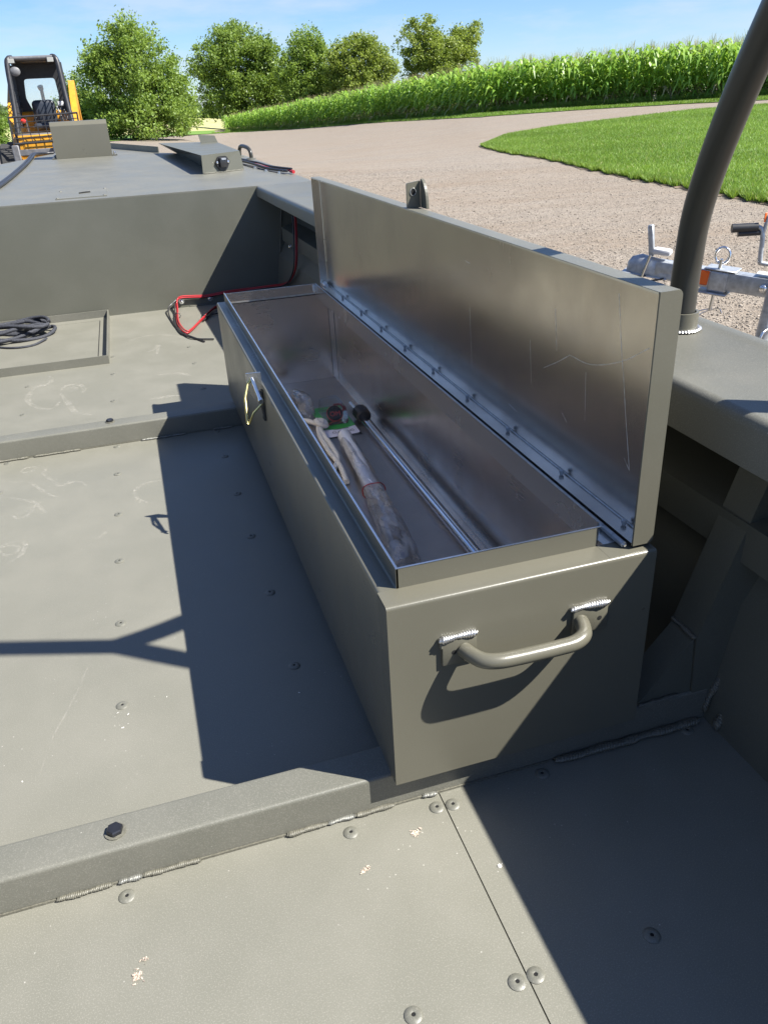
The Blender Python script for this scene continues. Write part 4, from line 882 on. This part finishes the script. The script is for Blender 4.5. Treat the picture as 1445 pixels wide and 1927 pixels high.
MB().lathe([(.022, 0), (.022, .004), (.018, .008), (.003, .010)], M2 @ Matrix.Translation((.29, .0462, -.006)) @ Matrix.Rotation(R(-90), 4, 'X'), 16).build('amber_marker', 'amber_lens', tr, 40)
stk = MB().box(.325, .395, .0464, .0470, -.040, .040, M2).build('data_sticker', 'sticker_white', tr)
for k in range(6): MB().box(.331, .331+random.uniform(.03, .058), .0472, .0475, .026-.012*k, .031-.012*k, M2).build('sticker_print', 'ink', stk)
# coupler
cp = MB(); M = M1
rings = []
for x, w, zt2, zb2 in ((-.13, .006, .010, -.030), (-.115, .024, .036, -.030), (-.075, .036, .052, -.030), (-.03, .037, .046, -.030), (.03, .0395, .041, -.030), (.10, .0395, .040, -.030)):
    rings.append([M @ V3(x, w*math.cos(a), zb2+(zt2-zb2)*math.sin(a)**.7 if a > 0 else zb2) for a in np.linspace(0.0001, math.pi-.0001, 10)])
cp.loft(rings); cp.bbox(-.145, .06, -.050, .050, -.036, -.030, .002, 1, M); coup = cp.build('coupler', 'galvanised', tr, 40)
mb = MB(); mb.bbox(-.012, .012, -.012, .012, .05, .185, .004, 1, M @ Matrix.Translation((-.02, 0, 0)) @ Matrix.Rotation(R(-14), 4, 'Y')); mb.build('coupler_lever', 'galvanised', coup, 40)
mb = MB(); mb.bbox(-.03, .05, -.03, .03, .062, .088, .010, 2, M); mb.build('coupler_cap', 'sticker_white', coup, 40)
for dx in (-.03, .05):
    MB().tube(smoothpath([M @ V3(dx, .045, -.03), M @ V3(dx-.05, .05, -.05), M @ V3(dx-.07, .05, -.10), M @ V3(dx-.03, .05, -.14), M @ V3(dx, .05, -.10), M @ V3(dx-.01, .05, -.05)], 6), .005, 8).build('breakaway_cable', 'wire_black', coup, 60)
MB().tube([M @ V3(-.03, .045, .06), M @ V3(-.05, .05, -.06)], .007, 8).build('safety_pin', 'steel', coup, 50)
# jack post with crank
J = V3(2.205, 1.9000, 0)
jk = MB(); jk.tube([J+V3(.030, .0, .150), J+V3(-.030, .0, -.45)], .030, 22); jk.tube([J+V3(-.030, .0, -.45), J+V3(-.035, 0, -.57)], .024, 16); jk = jk.build('jack_post', 'galvanised', tr, 50)
MB().lathe([(.075, -.600), (.075, -.592), (.03, -.57)], Matrix.Translation((J.x-.035, J.y, 0)), 20).build('jack_foot', 'galvanised', jk, 40)
MB().lathe([(.033, 0), (.034, .006), (.026, .014), (.004, .016)], Matrix.Translation((J.x+.030, J.y, .150)), 20).build('jack_cap', 'machine_black', jk, 40)
MB().tube(smoothpath([J+V3(.03, -.03, -.05), J+V3(-.03, -.045, -.052), J+V3(-.050, -.05, -.075), J+V3(-.062, -.05, -.14), J+V3(-.05, -.05, -.165), J+V3(.03, -.03, -.165)], 5), .0055, 8).build('jack_pin_loop', 'steel', jk, 60)
K = V3(2.1800, 2.0500, .300)
ck = MB(); ck.tube(smoothpath([K+V3(.140, -.085, .105), K+V3(.085, -.052, .100), K+V3(.060, -.035, .060), K+V3(.052, -.030, .0)], 4), .007, 8)
ck.tube(smoothpath([K+V3(.030, -.012, .024), K+V3(.045, -.022, .018), K+V3(.052, -.03, -.02), K+V3(.056, -.033, -.100), K+V3(.066, -.040, -.118), K+V3(.150, -.090, -.126)], 5), .0095, 10); ck = ck.build('crank_arm', 'galvanised', jk, 60)
MB().tube([K+V3(.034, -.014, .024), K+V3(-.055, .030, .022)], .0175, 18).build('crank_grip', 'rubber_black', ck, 50)
MB().tube([K+V3(.045, -.02, .004), K+V3(-.030, .02, .0)], .012, 14).build('crank_grip', 'rubber_black', ck, 50)
MB().bbox(-.005, .005, -.002, .002, .045, .080, .001, 1, Matrix.Translation(K+V3(.048, -.032, .0))).build('crank_sticker', 'orange_reflector', ck)
MB().lathe([(.03, -.015), (.03, .015)], Matrix.Translation(K+V3(.14, -.085, .105)) @ Matrix.Rotation(R(90), 4, 'Y'), 14).build('crank_hub', 'galvanised', ck, 40)

# ------------------------------------------------------------------ skid steer loader
SX, SY = -1.37, 16.5; SZ = float(ground_z(SX, SY))
WSC = 1.17
sk_ = thing('skid_steer', (SX, SY, SZ), 'yellow and black skid steer loader parked behind the bow', 'loader')
def sp_(x, y, z): return (SX+x*WSC, SY+y, SZ+z)
SMt = Matrix.Translation((SX, SY, SZ)) @ Matrix.Diagonal((WSC, 1, 1, 1))
body = MB(); body.bbox(-.48, .48, -.45, 1.5, .28, .92, .05, 2, SMt); body = body.build('chassis', 'yellow_paint', sk_, 40)
MB().bbox(-.46, .46, .75, 1.75, .60, 1.30, .08, 3, SMt).build('engine_hood', 'yellow_paint', sk_, 40)
for sx in (-1, 1):
    for y in (-.15, .98):
        M = SMt @ Matrix.Translation((sx*.60, y, .40)) @ Matrix.Rotation(R(90), 4, 'Y')
        w = MB().lathe([(.20, -.14), (.34, -.15), (.40, -.11), (.40, .11), (.34, .15), (.20, .14)], M, 28).build('tyre', 'tyre', sk_, 40)
        MB().lathe([(.02, -.10), (.19, -.10), (.20, -.13), (.20, .13), (.19, .10), (.02, .10)], M, 20).build('rim', 'yellow_paint', w, 40)
# cab
def post(a, b_, r_, name='cab_post', mat='machine_black', n=8): return MB().tube([sp_(*a), sp_(*b_)], r_, n).build(name, mat, sk_, 50)
cw = .362
for sx in (-1, 1):
    MB().tube(smoothpath([sp_(sx*(cw+.055), -.34, .86), sp_(sx*(cw+.02), -.16, 1.50), sp_(sx*cw, -.03, 2.02), sp_(sx*(cw-.03), .02, 2.13), sp_(sx*(cw-.07), .12, 2.15)], 5), .045, 10).build('cab_post', 'machine_black', sk_, 60)
    post((sx*cw, 1.02, .9), (sx*(cw-.02), .98, 2.10), .045)
    # mesh side screen
    mb = MB()
    for k in range(9): mb.tube([sp_(sx*(cw+.02), -.05+.11*k, 1.05), sp_(sx*(cw-.005), .08+.095*k, 2.05)], .010, 5)
    for k in range(10): mb.tube([sp_(sx*(cw+.02-.002*k), -.12+.012*k, 1.08+.10*k), sp_(sx*(cw+.01), .98, 1.08+.10*k)], .010, 5)
    mb.build('side_screen', 'machine_black', sk_)
MB().bbox(-cw, cw, .03, 1.05, 2.08, 2.155, .03, 2, SMt).build('cab_roof', 'machine_black', sk_, 40)
MB().tube([sp_(-cw+.06, .02, 2.135), sp_(cw-.06, .02, 2.135)], .035, 10).build('roof_bar', 'machine_grey', sk_, 50)
# rear wall with window opening, pane and seat
ow = [(-.36, .95), (.36, .95), (.36, 2.08), (-.36, 2.08)]; iw = rpoly([(-.19, 1.27), (.155, 1.27), (.245, 1.52), (.230, 1.84), (-.235, 1.84), (-.265, 1.52)], .05, 4)
bm = bmesh.new(); no = len(iw)
def rearwall(y0, y1):
    mb = MB(); vs = []; fs = []; oo = []
    cx_, cz_ = 0.0, 1.55
    for x, z in iw:
        d = Vector((x-cx_, z-cz_)); t = min((.36/abs(d.x)) if abs(d.x) > 1e-6 else 99, ((2.08-cz_)/d.y) if d.y > 0 else ((.95-cz_)/d.y if d.y < 0 else 99)); oo.append((cx_+d.x*t, cz_+d.y*t))
    for y in (y0, y1): vs += [sp_(x, y, z) for x, z in iw]+[sp_(x, y, z) for x, z in oo]
    for i in range(no):
        j = (i+1) % no
        fs += [(i, j, no+j, no+i), (2*no+i, 3*no+i, 3*no+j, 2*no+j), (i, 2*no+i, 2*no+j, j), (no+i, no+j, 3*no+j, 3*no+i)]
    mb.add(vs, fs); return mb.build('rear_wall', 'machine_black', sk_)
rw = rearwall(.86, .90); bm.free()
MB().prism([(SX+x*WSC, SZ+z) for x, z in iw], 'y', SY+.875, SY+.880).build('rear_window', 'window_film', rw)
seat = MB(); seat.bbox(-.185, .165, .52, .66, 1.02, 1.48, .07, 3, SMt); seat.bbox(-.20, .18, .18, .60, .98, 1.10, .05, 2, SMt); seat = seat.build('seat', 'seat_vinyl', sk_, 50)
MB().tube(smoothpath([sp_(-.20, .40, 1.12), sp_(-.15, .30, 1.20), sp_(-.12, .30, 1.08), sp_(-.12, .32, .98)], 5), .012, 6).build('seat_belt', 'machine_black', seat, 60)
MB().tube([sp_(-.30, .20, .95), sp_(-.295, .12, 1.16)], .02, 8).build('control_lever', 'machine_grey', sk_, 50)
MB().lathe([(.01, -.03), (.035, -.02), (.04, .02), (.01, .045)], SMt @ Matrix.Translation((-.325, .05, 1.14)), 12).build('lever_knob', 'red_print', sk_, 50)
MB().tube([sp_(.26, .20, .95), sp_(.25, .10, 1.20)], .02, 8).build('control_lever', 'machine_grey', sk_, 50)
MB().bbox(.225, .315, .20, .23, 1.36, 1.44, .01, 1, SMt).build('side_label', 'sticker_white', sk_, 40)
for k in range(3): MB().tube([sp_(.205+.05*k, .2, 1.36-.03*k), sp_(.26+.04*k, .16, 1.12)], .014, 6).build('side_hose', 'lamp_lens' if k == 0 else 'machine_grey', sk_, 50)
# work lamps and round mirror
for x in (-.295, .265): 
    o = MB().bbox(x-.055, x+.055, -.045, .03, 2.055, 2.135, .012, 2, SMt).build('work_lamp', 'machine_black', sk_, 40)
    MB().bbox(x-.045, x+.045, -.052, -.044, 2.060, 2.130, .004, 1, SMt).build('lamp_lens', 'lamp_lens', o)
MB().lathe([(.075, 0), (.075, .02), (.06, .035), (.01, .042)], SMt @ Matrix.Translation((-.268, -.05, 1.93)) @ Matrix.Rotation(R(90), 4, 'X'), 18).build('round_mirror', 'machine_grey', sk_, 40)
# exhaust stack behind the window
ex = MB(); ex.tube([sp_(-.02, 1.15, 1.25), sp_(-.02, 1.15, 1.66)], .032, 10); ex.tube([sp_(-.02, 1.15, 1.66), sp_(-.03, 1.12, 1.72)], [.045, .055], 10); ex.build('exhaust_stack', 'paper_tape', sk_, 50)
# lift arms and towers
for sx in (-1, 1):
    a = MB(); pr = rpoly([(1.55, 1.02), (1.40, 1.78), (1.20, 1.80), (.30, 1.46), (-.30, .96), (-.52, .52), (-.40, .42), (-.10, .86), (.45, 1.22), (1.05, 1.42), (1.20, .98)], .03, 2)
    a.prism([(SY+y, SZ+z) for y, z in pr], 'x', SX+sx*.545-.055, SX+sx*.545+.055); a.build('lift_arm', 'yellow_paint', sk_, 40)
    MB().tube([sp_(sx*.47, .1, .75), sp_(sx*.47, -.28, .58)], .045, 10).build('lift_cylinder', 'machine_grey', sk_, 50)
    MB().tube([sp_(sx*.425, -.42, .50), sp_(sx*.435, -.45, .98)], .022, 8).build('hose', 'machine_black', sk_, 50)
# front guard with crossed bars
gd = MB(); y = -.62
gd.tube([sp_(-.47, y, 1.215), sp_(.52, y+.02, 1.235)], .016, 8); gd.tube([sp_(-.47, y-.02, .795), sp_(.50, y, .815)], .020, 8)
for sx in (-.47, .51): gd.tube([sp_(sx, y, 1.225), sp_(sx-.01, y-.02, .80)], .014, 8)
for k in range(9): gd.tube([sp_(-.47+.122*k, y, 1.22), sp_(-.45+.122*k, y-.02, .80)], .0075, 6)
for k in range(1, 5): gd.tube([sp_(-.47, y-.004*k, 1.215-.084*k), sp_(.51, y-.004*k, 1.232-.084*k)], .0075, 6)
gd.build('front_guard', 'machine_black', sk_, 50)
MB().bbox(-.40, .40, -.40, .10, .86, .94, .02, 1, SMt).build('foot_plate', 'machine_grey', sk_, 40)
MB().bbox(-.36, .36, -.47, -.44, .62, .86, .02, 1, SMt).build('front_panel', 'yellow_paint', sk_, 40)
# quick attach carriage with two fork uprights
ca_ = MB(); ca_.bbox(-.50, .50, -.72, -.64, .60, .70, .01, 1, SMt); ca_.bbox(-.50, .50, -.72, -.64, .16, .26, .01, 1, SMt); ca_ = ca_.build('fork_carriage', 'machine_grey', sk_, 40)
for x in (-.46, .12): 
    MB().bbox(x-.05, x+.05, -.80, -.725, .12, .78, .012, 1, SMt).build('fork_upright', 'machine_grey', ca_, 40)
    MB().bbox(x-.05, x+.05, -1.75, -.80, .10, .14, .010, 1, SMt).build('fork_tine', 'machine_grey', ca_, 40)

# ------------------------------------------------------------------ trees
def unit(n):
    v = RNG.normal(size=(n, 3)); return v/np.linalg.norm(v, axis=1, keepdims=True)
def make_tree(name, base, height, lobes, mat, label, nleaf, lsize, trunk_r=.16, clump=0.55, droop=0.0):
    """lobes: (dx, dy, height, radius_xy, radius_z) crown masses; clumps of leaves sit mostly in their outer shells"""
    bz = float(ground_z(base[0], base[1])); root = thing(name, (base[0], base[1], bz), label, 'tree', 'trees beyond the yard')
    B = np.array([base[0], base[1], bz]); vol = np.array([l_[3]**2*l_[4] for l_ in lobes])**.75; vol = vol/vol.sum()
    tk = MB(); fork = Vector((base[0], base[1], bz+height*.18)); tk.tube([Vector((base[0], base[1], bz-.1)), Vector((base[0]+.05, base[1], bz+height*.1)), fork], [trunk_r*1.25, trunk_r, trunk_r*.85], 9)
    tips = []
    for l_ in lobes:
        c = Vector((base[0]+l_[0], base[1]+l_[1], bz+l_[2])); m_ = fork.lerp(c, .5)+Vector((random.uniform(-.3, .3), random.uniform(-.3, .3), .1)); tk.tube([fork, m_, c], [trunk_r*.6, trunk_r*.38, trunk_r*.18], 6)
        for k in range(7):
            d = Vector(unit(1)[0]); e = c+Vector((d.x*l_[3]*.8, d.y*l_[3]*.8, abs(d.z)*l_[4]*.85)); tk.tube([c.lerp(m_, .3), c.lerp(e, .5), e], [trunk_r*.16, trunk_r*.1, trunk_r*.04], 4)
    tk.build('trunk', 'bark', root, 60)
    nc = max(30, nleaf//95); P = []; T = []
    for l_, f in zip(lobes, vol):
        k = max(8, int(nc*f)); d = unit(k); rad = RNG.uniform(.30, 1.12, (k, 1))**.7
        cen = B+np.array(l_[:3])+d*rad*np.array([l_[3], l_[3], l_[4]])
        cen = cen[cen[:, 2] > bz+height*.03]; gp = np.sin(cen[:, 0]*5.1/clump*.5+cen[:, 2]*1.7/clump)*np.sin(cen[:, 1]*3.3/clump*.5+cen[:, 2]*2.9/clump+1); cen = cen[gp > -.38] if (gp > -.38).sum() > 4 else cen
        m = int(nleaf*f/max(1, len(cen))); sz = clump*RNG.uniform(.40, 1.15, (len(cen), 1, 1))
        off = RNG.normal(size=(len(cen), m, 3))*sz*np.array([.55, .55, .42]); off[..., 2] -= droop*np.abs(off[..., 0])
        q = cen[:, None]+off; P.append(q.reshape(-1, 3)); t = RNG.uniform(.25, .72, (len(cen), 1))+RNG.normal(0, .10, (len(cen), m)); T.append(t.ravel())
        ks = max(6, k//4); ds = unit(ks); ds[:, 2] = np.abs(ds[:, 2])*.8+.1; cs = B+np.array(l_[:3])+ds*np.array([l_[3], l_[3], l_[4]])*RNG.uniform(.98, 1.26, (ks, 1))
        q = cs[:, None]+RNG.normal(size=(ks, 26, 3))*np.array([.22, .22, .30])*clump; P.append(q.reshape(-1, 3)); T.append(RNG.uniform(.35, .8, ks*26))
    P = np.concatenate(P); T = np.clip(np.concatenate(T), 0, 1); keep = P[:, 2] > bz+.05; P, T = P[keep], T[keep]; n = len(P)
    a = unit(n); b_ = np.cross(a, unit(n)); b_ /= np.linalg.norm(b_, axis=1, keepdims=True)+1e-9; s = lsize*RNG.uniform(.6, 1.4, (n, 1)); a = a*s; b_ = b_*s*.55
    Vv = np.stack([P-a, P+b_, P+a, P-b_], 1).reshape(-1, 3); raw('crown', Vv, np.arange(n*4).reshape(-1, 4), mat, root, T); return root
def at(az, r_): return pol(az, r_)
make_tree('maple_tree', at(1.9, 57), 6.6, [(0, 0, 3.5, 2.3, 2.4), (-1.8, .3, 3.0, 1.7, 1.9), (1.5, 0, 2.0, 1.8, 1.8), (.0, -.4, 5.2, 1.5, 1.4), (1.8, .2, 3.1, 1.3, 1.4), (-1.9, .2, 4.2, 1.2, 1.3), (.5, -.6, 1.1, 2.5, 1.2), (-1.3, -.3, 1.0, 1.5, 1.1)], 'leaf_fresh', 'round light green tree standing just right of the yellow loader', 50895, 0.080, .16, .55)
make_tree('shrubby_tree', at(8.1, 118), 14.2, [(.3, 0, 7.6, 4.4, 4.2), (-3.0, 0, 7.0, 3.0, 3.2), (3.4, 0, 6.8, 3.0, 3.2), (.6, 0, 10.0, 3.2, 2.2), (-2.0, 0, 3.6, 3.0, 3.0), (1.5, .3, 3.6, 3.6, 2.8)], 'leaf_dark', 'tall dense dark tree at the left end of the corn field', 50895, 0.146, .26, 1.0)
make_tree('slender_tree', at(12.5, 112), 12.2, [(0, 0, 6.6, 2.6, 3.0), (.3, 0, 8.5, 1.8, 1.9), (-1.8, 0, 5.4, 2.2, 2.4), (2.0, 0, 5.4, 2.4, 2.5), (0, 0, 3.0, 3.0, 2.4)], 'leaf_fresh', 'slender pointed tree behind the corn beside the tall dense one', 30160, 0.133, .24, .85)
make_tree('rounded_tree', at(15.8, 108), 9.6, [(0, 0, 5.6, 3.3, 2.9), (-1.9, 0, 5.2, 2.2, 2.2), (2.2, 0, 4.6, 2.5, 2.0), (.2, 0, 7.0, 2.2, 1.6), (0, 0, 3.0, 3.6, 2.2)], 'leaf_olive', 'low rounded tree half hidden behind the middle of the corn', 32045, 0.126, .22, .8)
make_tree('twin_tree', at(20.9, 82), 8.4, [(-1.9, 0, 5.0, 2.1, 1.8), (-1.6, 0, 6.4, 1.5, 1.1), (2.0, 0, 4.8, 1.7, 1.7), (2.7, 0, 5.8, 1.2, 1.3), (0, 0, 4.4, 2.6, 1.6), (0, 0, 2.4, 3.4, 1.6)], 'leaf_olive', 'yellowish twin crowned tree standing alone behind the corn', 33930, 0.098, .2, .58)
make_tree('bushy_tree', at(-1.9, 60), 3.8, [(0, 0, 2.2, .8, 1.5), (-.2, 0, 1.1, 1.0, 1.1), (.9, 0, 1.4, .9, 1.2)], 'leaf_dark', 'small bushy tree seen behind the right arm of the yellow loader', 16965, 0.070, .14, .5)
make_tree('hedge_tree', at(-8.2, 60), 2.4, [(0, 0, 1.2, 1.6, 1.1), (-2.0, 0, 1.2, 1.6, 1.1), (1.3, 0, .9, 1.0, .9)], 'leaf_dark', 'low dark green tree at the far left edge beside the loader', 18850, 0.070, .14, .5)
make_tree('sunken_tree', at(10.4, 122), 7.6, [(0, 0, 3.8, 3.2, 2.8), (3.6, 0, 3.4, 3.0, 2.6), (7.6, 0, 3.2, 3.4, 2.4)], 'leaf_dark', 'low dark tree mass filling the gap behind the corn rows', 22620, 0.133, .2, .8)
# far tree line on the horizon
n = 26000; az = RNG.uniform(-30, 60, n); r_ = RNG.uniform(300, 330, n); hgt = (2.2+1.6*np.sin(az*1.7)+1.2*np.sin(az*4.1+1)+.8*np.sin(az*9.7))+2.2
x = CX+r_*np.sin(np.radians(az)); y = CY+r_*np.cos(np.radians(az)); z = ground_z(x, y)+RNG.random(n)**.8*np.maximum(hgt, 1.0)
P = np.stack([x, y, z], 1); a = unit(n)*.9; b_ = np.cross(a, unit(n)); Vv = np.stack([P-a, P+b_, P+a, P-b_], 1).reshape(-1, 3)
o = raw('distant_woods', Vv, np.arange(n*4).reshape(-1, 4), 'far_leaf', None, RNG.random(n)); o['kind'] = 'stuff'; tag(o, 'distant line of woods along the horizon', 'woods')

# ------------------------------------------------------------------ corn
def corn_geo(rg, h, nl=13):
    """one plant: stalk, arching leaves, tassel; quads"""
    V = []; F = []; T = []
    def quad(a, b_, c, d, t): o = len(V); V.extend([a, b_, c, d]); F.append((o, o+1, o+2, o+3)); T.append(t)
    lean = rg.normal(0, .03, 2)
    def ax(z): return np.array([lean[0]*z, lean[1]*z, z])
    for k in range(2):
        w = np.array([math.cos(k*1.57), math.sin(k*1.57), 0])*.014; quad(ax(0)-w, ax(0)+w, ax(h*.86)+w*.4, ax(h*.86)-w*.4, .55)
    a0 = rg.uniform(0, 6.28)
    for i in range(nl):
        z = h*(.04+.80*i/nl)+rg.uniform(-.03, .03); a = a0+i*math.pi+rg.normal(0, .45); ln = h*rg.uniform(.24, .36)*(.75 if i < 2 else 1)*(0.8 if i > nl-3 else 1); d = np.array([math.cos(a), math.sin(a), 0]); s = np.array([-d[1], d[0], 0]); wd = .066*rg.uniform(.8, 1.25); steep = rg.uniform(1.1, 1.9)+(.7 if i > nl-5 else 0); tn = 1.0 if (i < 3 and rg.random() < .45) else float(np.clip(rg.normal(.5, .25)-(.2 if i < 2 else 0), 0, .92)); p0 = ax(z); w0 = .012
        for j in range(1, 5):
            u = j/4; q = ax(z)+d*ln*u+np.array([0, 0, ln*(steep*u-(steep*.95+.25)*u*u)]); w1 = wd*math.sin(math.pi*min(.97, .12+u*.85)); tw = s+np.array([0, 0, .35*math.sin(a*3+u*2)])
            quad(p0-tw*w0, p0+tw*w0, q+tw*w1, q-tw*w1, tn); p0, w0 = q, w1
    top = ax(h*.86)
    for k in range(5):
        d = rg.normal(0, .10, 2); e = top+np.array([d[0], d[1], h*rg.uniform(.10, .16)]); w = np.array([.006, .004, 0]); quad(top-w, top+w, e+w*.5, e-w*.5, 1.0)
    return np.array(V), np.array(F), np.array(T)
kinds = [corn_geo(np.random.default_rng(50+k), 2.5) for k in range(7)]
def row_positions(depth, step):
    a = 6.95; res = []
    while a < 50:
        r_ = corn_front(a)+depth+RNG.normal(0, .05); res.append((a, r_)); a += math.degrees(step/r_)*RNG.uniform(.7, 1.3)
    return res
spots = []
for k in range(9): spots += [(k, a, r_) for a, r_ in row_positions(.3+.76*k, .20 if k < 4 else .30)]
cm = [raw('corn_plant', v, f, 'corn_leaf', None, t) for v, f, t in kinds]; protos = [o.data for o in cm]
for o in cm: bpy.data.objects.remove(o)
first = [s for s in spots if s[0] == 0 and 23 < s[1] < 41]; step = max(1, len(first)//300+1) if len(first) > 300 else 1
VV = []; FF = []; TT = []; o_ = 0; made = 0
for k, a, r_ in spots:
    x, y = pol(a, r_); z = float(ground_z(x, y))+.05; sc = RNG.uniform(.84, 1.12)*float(np.interp(a, [7, 9, 12, 24], [.72, .86, 1.0, 1.06])); rz = RNG.uniform(0, 6.28); ki = int(RNG.integers(0, 7))
    if k < 3 and made < 300 and 23.5 < a < 43:
        o = bpy.data.objects.new('corn_plant', protos[ki]); COL.objects.link(o); o.location = (x, y, z); o.rotation_euler = (0, 0, rz); o.scale = (sc, sc, sc)
        tag(o, 'tall green corn plant in the front row of the field', 'corn plant', 'front row of corn plants'); made += 1; continue
    v, f, t = kinds[ki]; c, s = math.cos(rz)*sc, math.sin(rz)*sc
    w = np.stack([v[:, 0]*c-v[:, 1]*s+x, v[:, 0]*s+v[:, 1]*c+y, v[:, 2]*sc+z], 1); VV.append(w); FF.append(f+o_); TT.append(np.where(t > .95, t, np.clip(t+RNG.normal(0, .10), 0, .92))); o_ += len(w)
o = raw('corn_field', np.concatenate(VV), np.concatenate(FF), 'corn_leaf', None, np.concatenate(TT)); o['kind'] = 'stuff'; tag(o, 'dense green corn field rising behind the gravel road', 'corn')
